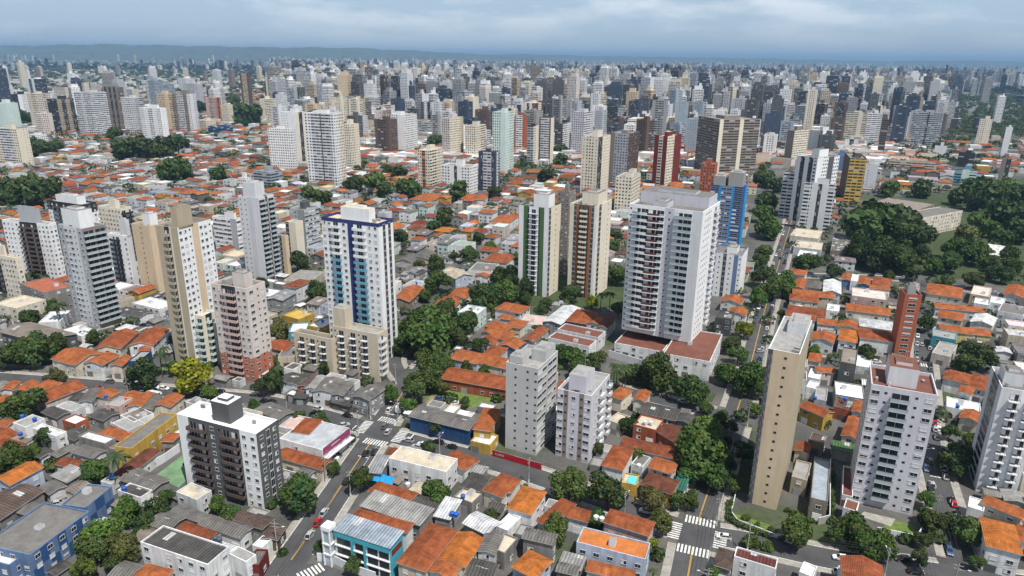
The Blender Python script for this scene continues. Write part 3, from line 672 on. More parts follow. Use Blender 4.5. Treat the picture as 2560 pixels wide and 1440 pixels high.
# ------------------------------------------------------------------ cars
def car_meshes():
    hw = .87; b = MB()
    st = [(-2.1, .35, .62, .74), (-1.95, .28, .86, .84), (-1.2, .24, .93, hw), (.3, .22, .92, hw), (1.2, .24, .86, hw), (1.85, .28, .72, .82), (2.1, .36, .56, .66)]
    for i in range(len(st) - 1):
        (x0, b0, t0, w0), (x1, b1, t1, w1) = st[i], st[i + 1]
        for s in (1, -1):
            f = [(x0, s * w0 * .96, b0), (x1, s * w1 * .96, b1), (x1, s * w1, t1), (x0, s * w0, t0)]; b.face(f if s < 0 else f[::-1])
        b.face([(x0, -w0, t0), (x1, -w1, t1), (x1, w1, t1), (x0, w0, t0)]); b.face([(x0, w0, b0), (x1, w1, b1), (x1, -w1, b1), (x0, -w0, b0)])
    for k in (0, -1):
        x, b0, t0, w = st[k]; f = [(x, -w, b0), (x, w, b0), (x, w, t0), (x, -w, t0)]; b.face(f if k else f[::-1])
    rf = [(-1.25, -.62), (.35, -.62), (.35, .62), (-1.25, .62)]; b.face([(x, y, 1.46) for x, y in rf])
    g = MB(); base = [(-1.95, -.74, .88), (1.05, -.78, .88), (1.05, .78, .88), (-1.95, .74, .88)]; top = [(-1.25, -.62, 1.44), (.35, -.62, 1.44), (.35, .62, 1.44), (-1.25, .62, 1.44)]
    for i in range(4): j = (i + 1) % 4; g.face([base[i], base[j], top[j], top[i]])
    for (xa, xb) in ((-.42, -.36),):
        for s in (1, -1): f = [(xa, s * .785, .9), (xb, s * .785, .9), (xb, s * .635, 1.45), (xa, s * .635, 1.45)]; b.face(f if s < 0 else f[::-1])
    for (p, q) in zip(base, top): b.tube((p[0] * .995, p[1] * 1.01, p[2]), (q[0], q[1] * 1.01, q[2] + .01), .05, .05, 4)
    w = MB(); w.tube((0, -.11, 0), (0, .11, 0), .32, .32, 14, 0); w.tube((0, -.125, 0), (0, .125, 0), .19, .19, 10, 1)
    hl = MB(); hl.box(-.06, .06, -.16, .16, -.07, .07)
    return b.mesh('body', ['car']), g.mesh('windows', ['carglass']), w.mesh('wheel', ['tyre', 'rim']), hl.mesh('headlight', ['lampw']), hl.mesh('tail_light', ['lampr'])
CARM = car_meshes()
CC = dict(W=((.72, .72, .72), 'white'), S=((.42, .43, .45), 'silver'), K=((.012, .012, .014), 'black'), R=((.42, .012, .015), 'red'), G=((.12, .125, .13), 'dark grey'), B=((.05, .1, .2), 'blue'))
def car(reg, x, y, ang, c, sc=1.0, label=None):
    p = G(*RP(reg, x, y), .6); r = root('parked_car' if label is None else 'car', 'car', 'cars on the streets', (p[0], p[1], .06), math.radians(ang)); col, nm = CC[c]
    bd, gl, wh, h1, t1 = CARM
    o = mkobj('body', bd, r, color=col); mkobj('window', gl, r)
    for sx_ in (-1.28, 1.3):
        for sy_ in (-.78, .78): mkobj('wheel', wh, r, (sx_, sy_, .32))
    for sy_ in (-.5, .5): mkobj('headlight', h1, r, (2.0, sy_, .6)); mkobj('tail_light', t1, r, (-2.03, sy_ * 1.1, .72))
    if sc != 1: r.scale = (sc, 1, 1 + (sc - 1) * .6)
    if label: r['label'] = label
    else: want(r, nm + ' car', p)
    return r
# ================================================================== ROADS
road([(560, 1640), (655, 1510), (728, 1400), (836, 1240), (930, 1100), (985, 1015), (1020, 965), (1085, 895), (1150, 830)], 9.4, 'avenue', True)
road([(-200, 930), (180, 958), (420, 980), (640, 1000), (740, 1022), (880, 1060), (950, 1080), (1060, 1112), (1250, 1162), (1450, 1230), (1600, 1285), (1740, 1330), (1900, 1360), (2100, 1402), (2330, 1432), (2600, 1470)], 8.6, 'cross_street')
road([(1700, 1560), (1720, 1440), (1742, 1320), (1772, 1225), (1832, 1060), (1872, 930), (1905, 800), (1935, 700), (1962, 610), (1988, 520), (2010, 440), (2030, 380)], 9.0, 'side_avenue', True)
road([(2440, 1560), (2415, 1440), (2372, 1300), (2340, 1190), (2318, 1080), (2312, 960), (2308, 880), (2312, 790), (2318, 705)], 7.6, 'residential_street')
road([(1900, 688), (2060, 690), (2240, 697), (2330, 708), (2440, 728), (2640, 765)], 7.5, 'park_street')
road([(1470, 955), (1617, 992), (1800, 1037), (1850, 1050)], 7.5, 'back_street')
road([(-150, 868), (150, 848), (289, 822), (412, 787), (560, 745)], 7.0, 'west_street')
road([(655, 1510), (760, 1432), (900, 1475), (1100, 1560)], 7.0, 'south_street', None, 0)
road([(1020, 965), (985, 905), (1010, 860), (1130, 800), (1205, 765), (1240, 720)], 6.5, 'tree_lined_street')
crosswalk('B', 890, 405, -22, 9); crosswalk('B', 795, 550, -20, 9.5); crosswalk('B', 722, 447, 76, 9.5); crosswalk('B', 962, 507, 74, 9.5)
crosswalk('C', 1255, 1077, -20, 9.5); crosswalk('C', 1205, 1272, -20, 9.5); crosswalk('C', 1082, 1135, 68, 8.5); crosswalk('C', 1388, 1205, 68, 8)
crosswalk('B', 365, 1415, 40, 7); crosswalk('G', 650, 705, -20, 8); crosswalk('D', 1040, 35, -20, 7)
stopline('B', 715, 647, -20, 4); stopline('B', 890, 360, -20, 4); stopline('B', 650, 455, 70, 4); stopline('B', 1040, 510, 70, 4); stopline('B', 735, 680, 80, 20, .12)
stopline('D', 1120, 780, -20, 3.5)
# ================================================================== LANDMARK TOWERS
def T(*a, **k): return tower(*a, hero=True, **k)
AT = 'apartment tower'
T('P', 441, 640, 694, 1085, 1277, 68, '2pW 3.2bgN 1.6wg .9xg 3bgN 2.8wW', '2wg .9dR 2wg', 'deck=W par=W pent=.38,.3,.22,.6,6.5,g back=W', label='white and charcoal apartment block with white roof above the green court', nick='charcoal-faced block', cat=AT)
T('P', 388, 443, 527, 570, 925, 68, '2.1pT 1.2bkT .4pC 1.7pT', '2wW 1xW 1.5pB 2wW 1xW', 'deck=c pent=.72,.04,.28,.42,9,T back=T', label='tall tan tower with a white right face dotted with square windows', nick='tan and white tower', cat=AT)
T('P', 455, 505, 536, 790, 924, 68, '2bCM 1.2xC 1.4pC 2bCM', '1pC 2bkM 1pC', 'deck=i pent=0', label='cream ten-storey block with greenish balconies at the foot of the tan tower', nick='cream annex block', cat=AT)
T('P', 527, 615, 662, 722, 956, 68, '2.2wp 3bks 2.4wp', '2Wp 1xp 1.4wp', 'base=P11 deck=c pent=.5,.25,.35,.4,6,p back=p', label='pale pink apartment tower with terracotta lower floors', nick='pink and terracotta tower', cat=AT)
T('P', 803, 945, 982, 559, 905, 66, '2wW 1.6bWu 1.5wW 1.15pU 2.4bWu 2.4wW', '1.6pW 1dW 1pW 1dW 1pW', 'cap=U1.7 deck=i pent=.3,.2,.5,.4,6,W back=W', label='tall white tower with navy band and light blue balconies', nick='blue-balcony tower', cat=AT)
T('P', 830, 944, 968, 836, 956, 66, '.8xi .9rik .7pi .9rik .7xi .9rik 1.3pi', '2biW 1pi', 'deck=h pent=.02,.1,.26,.7,9,i back=i', label='sand-coloured balcony block beside the avenue with a raised stair tower', nick='sand balcony block', cat='apartment block')
T('P', 733, 828, 845, 848, 938, 66, '.8pi .9rik .7xi .9rik .7xi .9rik .8pi', '1pi', 'deck=c pent=0', label='lower sand-coloured balcony wing left of the raised stair tower', cat='apartment block')
T('P', 1298, 1373, 1403, 521, 744, 62, '1.6pW 1.4pE .5dg 3.2rWk .5dg 1.4pE 1.6pW', '1dC 2pC 1xC 2pC', 'pent=.4,.2,.5,.5,7.5,W par=E deck=c', label='white tower with two dark green vertical stripes', nick='green-striped tower', cat=AT)
T('P', 1426, 1493, 1530, 515, 748, 62, '1.6pC 1.2dk .9pO .5dk 3bNC .5dk .9pO 1.2dk 1pW', '1pC 1dN 2.6pC 1xC 1pC', 'pent=.35,.15,.6,.6,7,C deck=c', label='cream tower with orange-brown and dark glass vertical stripes', nick='orange-striped tower', cat=AT)
T('P', 1394, 1424, 1440, 480, 690, 62, '1xn 2wn', '2wn', 'deck=c', label='narrow grey-brown tower behind the gap between the two striped towers', cat=AT)
T('P', 1574, 1758, 1801, 530, 858, 60, '1.2xW 9cWm 2.6xL 5gWS 2.6pS', '1pW 3xW 1pW 1.6bWS 1xW', 'pent=.02,.42,.95,.5,5,L;.3,.1,.2,.3,2.5,L deck=c back=L', z0=9.0, label='large white tower with curved maroon-fronted balconies standing on a podium', nick='curved-balcony tower', cat=AT)
T('P', 1778, 1858, 1871, 468, 632, 64, '1hV .25pa 1.3hv .25pa 1hV', '1pV 1pa', 'pent=.05,.1,.35,.7,7,h;.5,.2,.45,.5,10,h deck=h', label='unfinished tower wrapped in blue safety netting', nick='blue-netted tower', cat='tower under construction')
T('P', 1783, 1856, 1871, 640, 748, 64, '.9pv 2xW 1dv 2xW 1.2pv 1xW', '1pW', 'deck=c pent=.4,.3,.35,.4,3.5,W', label='white mid-rise with blue panels beside the avenue trees', nick='blue-panelled mid-rise', cat='office block')
T('P', 1921, 2000, 2031, 886, 1276, 62, '1bgg 2.2pB .8xB 2.2pB', '1pT', 'deck=h pent=.3,.6,.65,.36,3,S par=S back=B', label='slim beige slab tower with a nearly blank street face', nick='beige slab tower', cat=AT)
T('P', 2165, 2179, 2346, 960, 1252, -24, '1wL', '2WL 1.6xL 3.6gLS 2xL 2.4WL', 'wl=16 deck=x pent=.15,.25,.6,.45,6,S back=L', label='lavender grey tower with glass balconies and terracotta roof', nick='lavender grey tower', cat=AT)
T('P', 2482, 2505, 2610, 968, 1228, -24, '1pS 2dg 1pS', '2pS 3rSk 1pW 3rSk 1pS', 'wl=17 deck=c pent=.3,.1,.4,.5,4,S back=S', label='off-white balcony tower cut by the right edge of the view', nick='off-white tower', cat=AT)
T('P', 2255, 2264, 2306, 735, 899, -14, '1pr', '1pr 2hr 1pr', 'wl=9 deck=c pent=.2,.2,.5,.5,4,h back=r', label='narrow brick-red tower with pale floor lines and roof masts', nick='brick-red tower', cat=AT)
T('P', 1265, 1345, 1395, 922, 1140, 64, '2pF 1xF 2pF 1xF 1pF 1xF', '2hF .3pF 2hF .3pF', 'deck=h pent=.05,.1,.4,.3,3,F;.5,.45,.45,.5,4,F back=F par=F', label='bare concrete tower under construction beside the red hoarding', nick='concrete tower', cat='tower under construction')
T('P', 1394, 1479, 1525, 990, 1159, 64, '1.4WL 1xn 2.4wL 1xn 1.6WL', '1pL 1wL 1.6bLS 1wL 1bLS', 'deck=h pent=.28,.08,.5,.45,6.5,L back=L', label='pale lavender ten-storey block with mauve stripes next to the concrete tower', nick='mauve-striped block', cat='apartment block')
T('P', 4, 120, 140, 560, 703, 74, '2wW 1wW 3bkN 2wW', '1wW', 'deck=c pent=.35,.3,.4,.4,9,G', label='white tower with a dark central balcony column near the left edge', nick='dark-balconied tower', cat=AT)
T('P', 144, 204, 262, 572, 823, 62, '1wG 1.4WS 1xS 1wG', '3gnS 3gnS', 'deck=c pent=.15,.1,.7,.6,9,W back=S', label='tall grey and white tower with glass balconies', nick='grey and white tower', cat=AT)
T('P', 116, 203, 240, 512, 660, 66, '1wW 3bWg 1wW', '1wW', 'cap=k6 deck=h pent=.2,.2,.6,.6,5,W', label='white block with a black top storey behind the grey and white tower', nick='black-topped block', cat=AT)
T('P', 244, 300, 328, 522, 670, 66, '4wC', '3bCk', 'pent=.35,.3,.3,.4,5,C', label='cream patterned tower right of the black-topped block', nick='cream patterned tower', cat=AT)
T('P', 268, 317, 328, 590, 727, 66, '.6pW 2bWk .6pW 1wW', '1pS', 'pent=.7,.1,.3,.8,10,S', label='white block with dark balcony rows left of the tan twin block', cat=AT)
T('P', 328, 372, 412, 565, 742, 66, '2pB 1xB 2pB', '2pB 1xC 2pB', 'pent=.5,.2,.4,.5,7,W', label='beige tower with narrow cream slots behind the tan and white tower', nick='beige slot tower', cat=AT)
T('P', -60, 38, 50, 645, 752, 66, '1wC 2bCk 2wC', '1wC', '', label='cream block with dark balconies at the very left edge', cat=AT)
T('P', 594, 645, 684, 495, 706, 66, '2xS 1pL 1.4pS', '2gSM .7pN 2gSM', 'pent=.2,.1,.6,.6,9,S', label='slender pale tower with greenish glass balconies and brown centre line', nick='slender pale tower', cat=AT)
T('P', 530, 590, 606, 548, 638, 66, '3hW 1pG', '2hW', '', label='white block with long window rows behind the tan and white tower', cat='apartment block')
T('P', 686, 712, 720, 590, 688, 66, '1pB 1dB 1pB', '1pB', 'pent=0', label='small beige block right of the slender pale tower', cat='apartment block')
T('P', 713, 738, 757, 557, 652, 66, '1dC 2pC', '1pC', 'pent=0', label='small cream block with a blank face left of the grey office block', cat='apartment block')
T('P', 725, 760, 796, 525, 630, 66, '1wG 1pK', '3hG', 'pent=.3,.4,.3,.4,5,g', label='grey office block with strip windows', nick='grey office block', cat='office block')
# ================================================================== LOW BUILDINGS (region, eave corners L N R, eave height, roof, colours)
HD = '''A 160 255 300 285 570 180 5 g q p
A -60 270 60 305 120 255 5 h o i
A 115 185 165 205 255 145 5 g o W
A 210 180 300 200 405 150 5 h o l
A 25 180 75 195 130 145 5 g o W
A 640 235 740 255 790 200 5 g o p
A 740 250 810 262 850 205 5 g c W
A 800 262 880 275 930 215 5 g o s
A 885 275 960 310 1040 225 5 g o W
A 950 305 1010 325 1080 235 5 g c p
A 1030 300 1130 310 1220 240 5 g o C
A 718 290 790 312 885 255 6 f h s
A 1090 525 1150 540 1200 490 5 h o h
A 85 420 170 450 280 385 6 f h W
A 215 455 375 512 430 475 6 f S W
A 280 345 380 385 460 340 4 d j h
A 370 310 480 345 560 305 4.5 f h S
A 415 400 500 430 590 390 4 f W r
A 600 370 690 400 780 350 4 d j h
A 800 370 890 415 1010 350 5 c n W
A 745 420 850 475 940 410 5 f h S
A 650 490 800 530 890 480 4 h o S
A 520 510 700 560 800 530 5 f S D
A 480 610 620 650 690 600 4 d c S
A 375 690 510 725 575 680 4 g w W
A 345 770 450 815 545 740 4 s h D
A -30 790 65 830 280 715 7 g z l
A -120 960 0 1060 285 870 5 d N D
A 85 1000 190 1030 290 970 4 d c D
A 265 850 330 890 420 830 3.5 d c S
A -100 1330 60 1370 200 1290 7 f S v
A 785 870 935 920 1020 870 5 c j W
A 670 810 740 830 820 790 4 f h S
A 800 790 1010 870 1130 800 5 d c D
A 1175 880 1310 935 1395 865 6.5 f i S
A 990 1090 1130 1130 1240 1045 4 d c D
A 1140 1010 1330 1075 1395 1035 4 d c h
A 1190 1120 1400 1205 1480 1170 5 g w W
A 1330 1090 1600 1180 1700 1130 5 d c W
A 1500 1040 1680 1095 1760 1050 5 d N W
A 890 1440 1060 1485 1130 1400 5 h o W
A 730 1430 850 1460 945 1370 4.5 d c D
A 1520 1290 1640 1350 1707 1300 7 f h W
A 550 250 610 275 680 190 5 g c S
A 470 255 530 280 580 230 4 g j S
A -20 560 100 600 180 565 5 g w W
A -20 430 40 445 100 405 5 g o W
A 215 620 270 650 335 600 3.5 d j S
A 420 500 500 530 590 470 4 d j h
A 770 750 830 790 1060 610 4.5 g x W
B 160 130 280 160 340 105 6 d j W
B 285 160 350 175 410 100 6 d N r
B 345 170 400 190 470 110 6 d h W
B 395 185 510 215 580 130 6 d c S
B 520 210 580 235 650 150 6 d c K
B 640 240 750 265 860 190 7 d c K
B 190 225 270 245 300 210 3 f W g
B 260 240 330 255 360 215 3 s j g
B 500 280 620 310 650 270 3 s j g
B 640 300 740 330 800 285 3 f h K
B 150 445 330 482 430 400 5 f s S
B 250 465 350 490 440 400 6.6 h q W
B 130 640 440 728 485 665 5 g q C
B 1460 440 1560 470 1630 330 7 h o Y
B 1430 540 1560 570 1600 500 4 f S Y
B 1235 120 1665 195 1700 115 5 g q r
B 1240 660 1390 730 1450 655 5.5 h q W
B 880 635 915 650 955 600 5 g w D
B 765 730 830 755 890 655 5 s K K
B 755 870 1010 950 1095 895 4.5 h q p
B 1050 945 1180 1000 1230 950 4 d j D
B 1375 830 1490 870 1560 780 5 h j h
B 1205 1020 1290 1060 1365 950 4.5 s S h
B 1320 910 1440 955 1520 890 4.5 f i D
B 1430 745 1510 765 1550 725 4 s h D
B 1025 865 1100 890 1150 840 4 d i W
B -40 1330 20 1370 80 1265 5 c c R
B 55 1165 140 1195 195 1110 4 d N N
B -60 1090 40 1120 125 1060 5 h N D
B -20 1230 40 1255 110 1190 4 f S W
B 1235 1310 1390 1375 1515 1195 6 g z C
B 1140 1420 1290 1460 1390 1350 6 g o C
B 1385 1085 1540 1160 1620 1080 5 d S h
B 1505 1220 1590 1290 1640 1180 6 d c S
B 1400 1430 1560 1470 1640 1370 5 d j h
B 1520 860 1640 910 1760 800 6 h q C
B 0 330 150 395 230 335 5 d c h
B 640 -20 700 10 760 -40 6 h o W
C 650 240 730 260 800 200 8 h o C
C 815 255 880 275 922 215 8 g o C
C 640 395 720 430 790 380 5 f i C
C 850 345 1085 400 1115 330 6 d j h
C 1090 400 1190 425 1225 380 6 d j h
C 810 430 960 470 1010 400 6 f i r
C 960 470 1110 560 1160 480 5.5 g x r
C 725 575 1080 652 1115 590 5 g w W
C 605 695 735 730 805 600 7 h q W
C 795 690 870 715 925 650 4.5 f c S
C 910 710 1060 755 1110 690 6 h o W
C 865 825 1060 887 1088 800 6 h x Y
C 1080 850 1140 870 1185 780 4 s e h
C -30 985 125 1025 222 880 7 h z W
C 150 1090 260 1110 420 960 5 h q W
C 370 1040 500 1075 530 1010 5 g q W
C 615 1075 905 1165 942 1080 8 h q s
C 75 1180 270 1225 300 1165 8 d c D
C -20 1400 150 1450 260 1340 6 h z l
C 500 1400 800 1470 880 1420 5 h o W
C 300 1400 430 1430 450 1380 5 d c D
C -80 850 -10 880 45 800 6 h o W
C 1360 1340 1450 1390 1480 1280 5 h N D
C 1480 1310 1760 1395 1785 1330 6 c m W
C 440 1230 520 1260 600 1180 4 f c W
C -110 1110 -30 1140 60 1050 5 f S W
C -140 1250 -50 1290 40 1190 5.5 f i D
D 160 770 260 805 290 690 6 f h T
D 215 310 370 378 395 330 6 g q Y
D 520 435 600 450 620 395 6 g o C
D 490 510 590 525 610 460 6 g q C
D 430 590 570 620 585 575 4 s E h
D 180 600 265 620 285 565 5 g q C
D 265 540 370 560 395 510 5 c N n
D 330 75 440 85 455 55 6 g o p
D 250 185 320 195 345 150 5 f S W
D 310 260 390 275 400 190 5 f h G
D 440 245 530 260 545 200 5 f j D
D 435 320 560 340 580 290 5 c N r
D 560 345 630 355 650 290 6 g o W
D 1165 130 1340 158 1360 105 6 h q W
D 1345 180 1460 205 1480 115 6 h q W
D 1265 215 1350 235 1375 190 7 g o W
D 1190 310 1420 360 1460 300 5 f W W
D 1270 400 1400 415 1425 360 5 g o C
D 1430 950 1690 1055 1710 1000 6 h o C
D 1330 990 1440 1012 1450 940 5 f W W
D 495 900 565 915 570 720 4 f m W
D 500 990 590 1012 610 950 5 f x W
D 200 1430 300 1450 330 1380 5 f W W
D 1465 1245 1690 1292 1635 1100 8 h z W
D 1640 1190 1720 1215 1760 1130 5 h o W
G 728 700 830 716 850 685 6 h o W
G 755 790 825 805 850 745 5 g o W
G 835 785 935 802 945 760 5 h c S
G 958 815 1070 838 1070 760 6 g W W
G 755 840 1020 867 1030 832 6 g o i
G 733 872 920 896 930 862 6 h q C
G 1083 740 1135 750 1140 708 7 g o v
G 1138 750 1185 756 1195 712 7.4 f W W
G 1190 770 1262 782 1268 735 7 g o v
G 1285 755 1395 782 1410 740 6 h q B
G 1240 797 1400 810 1410 788 5 g o W
G 1145 850 1380 882 1420 830 9 f p s
G 1112 945 1400 982 1415 938 7 g o C
G 720 960 960 992 985 945 6 g w C
G 707 990 900 1016 955 985 6 g q W
G 975 950 1060 958 1068 915 6 f W W
G 1200 1050 1420 1082 1435 1030 7 h S W
G 920 1035 1045 1050 1055 1015 5 g o W
G 1050 1065 1185 1080 1200 1040 6 g o W
G 1058 1145 1175 1162 1190 1085 7 h z W
G 1203 1130 1425 1158 1440 1095 8 h q W
G 878 1140 1020 1167 1035 1115 6 g o W
G 858 1275 930 1292 945 1240 5 h o W
G 850 1395 930 1410 950 1350 5 f W W
G 1640 840 1875 868 1880 800 6.5 h o C
G 1935 840 2060 860 2080 800 6 f p B
G 2165 830 2290 866 2315 800 6 g o W
G 1960 900 2060 916 2065 880 5 f W W
G 2065 890 2160 910 2170 870 6 f W W
G 1705 930 2030 962 2045 932 5 g o S
G 1715 1000 1880 1017 1895 970 6 h o C
G 1940 1020 2080 1052 2110 1000 5 g W W
G 2120 950 2290 985 2315 930 7 f c W
G 1745 1085 2070 1118 2095 1080 6 g o y
G 1680 1120 1840 1148 1850 1100 6.5 f h t
G 1690 1215 1800 1260 1850 1180 5 f h p
G 1760 1410 1920 1430 1950 1380 6 h o W
G 270 890 400 907 425 870 6 g o W
G 330 960 435 985 450 945 6 g o W
G 240 985 345 1012 365 960 9 c j g
G 545 575 605 585 615 540 4 f W S
G 740 440 920 472 950 420 5.5 f i C
G 760 520 940 547 955 500 5.5 f i S
G 780 590 900 602 915 560 5 f W S
G 1005 540 1130 562 1140 450 8 c c n
G 1490 300 1600 337 1885 285 15 f c C
G 1280 230 1560 290 1700 240 13 f n n
G 2030 560 2130 585 2160 535 6 s W i
G 1070 1290 1175 1312 1187 1210 12 f n g
F 725 1265 910 1302 965 1240 7 h o l
F 920 1295 1110 1337 1160 1280 6.5 g o C
F 1035 935 1200 967 1300 930 6 h o W
F 965 1050 1090 1087 1110 1040 5.5 h o Y
F 1065 1000 1145 1012 1160 985 5 g o W
F 1100 1050 1200 1067 1255 1022 5.5 h o C
F 1200 1030 1340 1050 1380 990 5 f s W
F 938 1095 1020 1112 1075 1080 5 g o W
F 998 1120 1130 1147 1185 1100 5.5 g o C
F 948 1150 1030 1172 1065 1120 5 h q W
F 1055 1180 1170 1207 1230 1160 5.5 g o v
F 1228 1140 1290 1157 1385 1075 6 g q G
F 1370 1010 1470 1042 1600 935 6 d S h
F 1515 1010 1640 1037 1710 960 7 h q n
F 1655 1025 1720 1042 1755 1000 6 g o W
F 1720 1050 1780 1067 1838 1000 6 g x W
F 1450 1075 1720 1132 1742 1085 7 f x W
F 1385 1130 1660 1192 1685 1145 7 f x W
F 620 915 740 942 800 890 5 g o W
F 735 840 830 870 885 815 5 g o C
F 670 890 770 906 800 865 5 g q W
F 370 855 460 890 560 800 5 g o n
F 910 710 980 727 1030 690 5 g o W
F 675 690 770 737 830 690 6 g i l
F 980 600 1110 632 1170 580 6 h q W
F 890 650 1010 695 1060 640 6.5 f c W
F 405 600 480 630 545 590 5 g c S
F 500 580 590 610 640 565 5 g c i
F 480 200 610 220 705 180 6 h o S
F 815 190 885 205 900 175 7 h o W
F 890 195 960 212 985 180 7 h o W
F 1035 335 1120 370 1190 320 8 h o W
E 345 1270 500 1312 660 1225 6 g o C
E 585 1285 680 1312 790 1250 6 g o W
E 755 1300 810 1317 880 1260 6 g o p
E 670 1170 800 1202 920 1090 6 g q C
E 905 1140 1020 1177 1125 1075 6 g q W
E 930 1210 990 1225 1005 1175 5 g o W
E 875 1270 925 1290 1010 1222 8 f h V
E 5 1090 320 1172 410 1080 8 d n g
E -40 905 110 937 270 870 9 f i C
E 300 990 400 1022 470 950 5.5 f S W
E 420 1080 540 1122 620 1075 5 f S W
E 770 960 930 992 975 950 5 d j W
E 880 900 1060 942 1090 880 6 f S W
E 130 770 290 832 450 775 12 f r D
E 1815 850 1880 882 1970 830 8 d K K
E 1920 730 2060 760 2165 690 5 f D i
E 1780 1190 1900 1220 1950 1160 5 g q S
E 1870 1230 1960 1260 1990 1200 5 f c i
E 1880 980 1990 1010 2060 960 5 f Y Y
E 1940 1060 2040 1090 2060 1030 6 f S t'''
for ln in HD.split('\n'):
    f = ln.split(); house(f[0], [float(q) for q in f[1:7]], float(f[7]), *f[8:11])
def H2(*a, **k): return house(*a, **k)
H2('B', (885, 655, 1268, 748, 1352, 662), 8, 'f', 'i', 'W', nick='white flat-roofed building', label='large white flat-roofed building beside the crossing with a stained sandy roof')
H2('B', (1025, 370, 1418, 465, 1480, 395), 6.5, 'd', 'c', 'V', wins=False, nick='blue-walled warehouse', label='blue-walled warehouse on the corner with a patched grey sheet roof')
rgt, gt = H2('B', (520, 1130, 890, 1250, 990, 1160), 11, 's', 'f', 'W', nick='turquoise building', label='turquoise and white three-storey building with a grey metal roof', wins=False)
H2('B', (950, 1340, 1130, 1402, 1335, 1140), 7, 'h', 'q', 'i', nick='large hipped house', label='large hipped orange-roofed house right of the turquoise building')
H2('B', (640, 1045, 1000, 1145, 1045, 1090), 7, 'h', 'q', 'W', label='orange hipped roof directly behind the turquoise building')
H2('B', (700, 970, 1090, 1100, 1190, 1010), 5.5, 's', 'h', 'D', label='long metal-roofed shed with worn sheets behind the turquoise building')
rgs, gs = H2('B', (155, 525, 440, 602, 560, 440), 6.5, 'f', 'G', 'W', nick='magenta-signed shop', label='white corner shop with grey roof and a magenta sign')
_, gy = H2('A', (800, 550, 875, 592, 1180, 362), 8, 'f', 'c', 'Y', nick='long yellow building', label='long yellow two-storey building with a roof terrace')
rgb_, gb = H2('A', (-60, 1190, 200, 1302, 595, 1010), 9, 'f', 'c', 'v', nick='blue chequered building', label='long grey-roofed building with two-tone blue walls, nearer part')
rgf, gf = H2('A', (410, 965, 570, 987, 745, 845), 8, 'f', 'c', 'v', label='farther grey-roofed wing of the two-tone blue building')
H2('A', (935, 1215, 1385, 1368, 1525, 1245), 9, 'c', 'j', 'W', nick='white-walled warehouse', label='white-walled warehouse with a dark ribbed roof at the bottom edge')
H2('C', (430, 1215, 890, 1332, 930, 1225), 7, 'f', 'z', 'l', nick='bright orange flat roof', label='house with a bright orange low roof inside white parapets')
H2('C', (730, 820, 830, 837, 850, 770), 6, 'f', 'i', 'Y', label='yellow building with a rooftop swimming pool', nick='pool building')
H2('P', (1658, 885, 1775, 905, 1806, 836), 9, 'f', 'x', 'W', label='white podium with terracotta deck right of the curved-balcony tower', nick='podium')
H2('P', (1538, 855, 1655, 880, 1706, 815), 6, 'f', 'x', 'W', label='low white podium with terracotta edge under the curved balconies')
H2('D', (285, 920, 400, 947, 415, 670), 7, 'f', 'f', 'n', label='low annex with a long glass roof beside the beige slab tower', wins='all')

def panel(r, g, side, s0, s1, z0, z1, col, y=-.03, mats=('paint', 'glass', 'frame'), m=0, name='panel'):
    l, a, b_, wa, wb_, H, _t, n = g; o, d = (l, a) if side == 'a' else (n, b_); ang = math.atan2(d[1], d[0]); w = wa if side == 'a' else wb_
    if s1 <= 1.0: s0, s1 = s0 * w, s1 * w
    b = MB(); bx(b, IDT, s0, s1, y, .0, z0, z1, m, CO[col]); p = o - n + d * 0
    return b.obj(name, list(mats), r, (p[0], p[1], 0), ang)
# turquoise building: cornice, piers, turquoise end wall, wide windows, lift shaft
panel(rgt, gt, 'a', 0, 1, 9.2, 10.9, 't', -.35, name='cornice'); panel(rgt, gt, 'b', 0, 1, 0, 10.9, 't', -.06, name='end_wall'); panel(rgt, gt, 'b', .12, .9, 7.6, 9.4, 'R', -.1, name='window_band')
for k_ in (.33, .56): panel(rgt, gt, 'a', k_ - .018, k_ + .018, 0, 9.2, 't', -.4, name='pier')
for f_ in range(3):
    for (s0, s1) in ((.04, .29), (.38, .52), (.60, .78), (.81, .98)): panel(rgt, gt, 'a', s0, s1, 1.0 + f_ * 3.0, 3.1 + f_ * 3.0, 'k', -.05, m=1, name='window')
    panel(rgt, gt, 'a', 0, 1, 3.3 + f_ * 3.0, 3.6 + f_ * 3.0, 'W', -.3, name='floor_ledge')
l, a, b_, wa, wb_, H, _t, n = gt; b = MB()
for (x_, y_) in ((-2.6, -1.6), (-.4, -1.6), (-2.6, .8), (-.4, .8)): b.box(x_ - .18, x_ + .18, y_ - .18, y_ + .18, 0, 12, 0, CO['W'])
for z_ in (3.6, 6.8, 11.2): b.box(-2.85, -.15, -1.85, 1.05, z_, z_ + (.35 if z_ < 10 else 1.2), 0, CO['W'])
b.box(-2.5, -.5, -1.5, .7, 0, 11, 1); p = l - n; b.obj('lift_shaft', ['paint', 'pglass'], rgt, (p[0], p[1], 0), math.atan2(a[1], a[0]))
# two-tone checks on the blue building
for (rr_, gg_, nn) in ((rgb_, gb, 7), (rgf, gf, 3)):
    for i in range(nn):
        for f_ in range(2):
            if (i + f_) % 2 == 0: panel(rr_, gg_, 'b', i / nn, (i + 1) / nn - .001, .2 + f_ * 4.2, (4.4 if f_ == 0 else gg_[5] - .1), 'V', -.014)
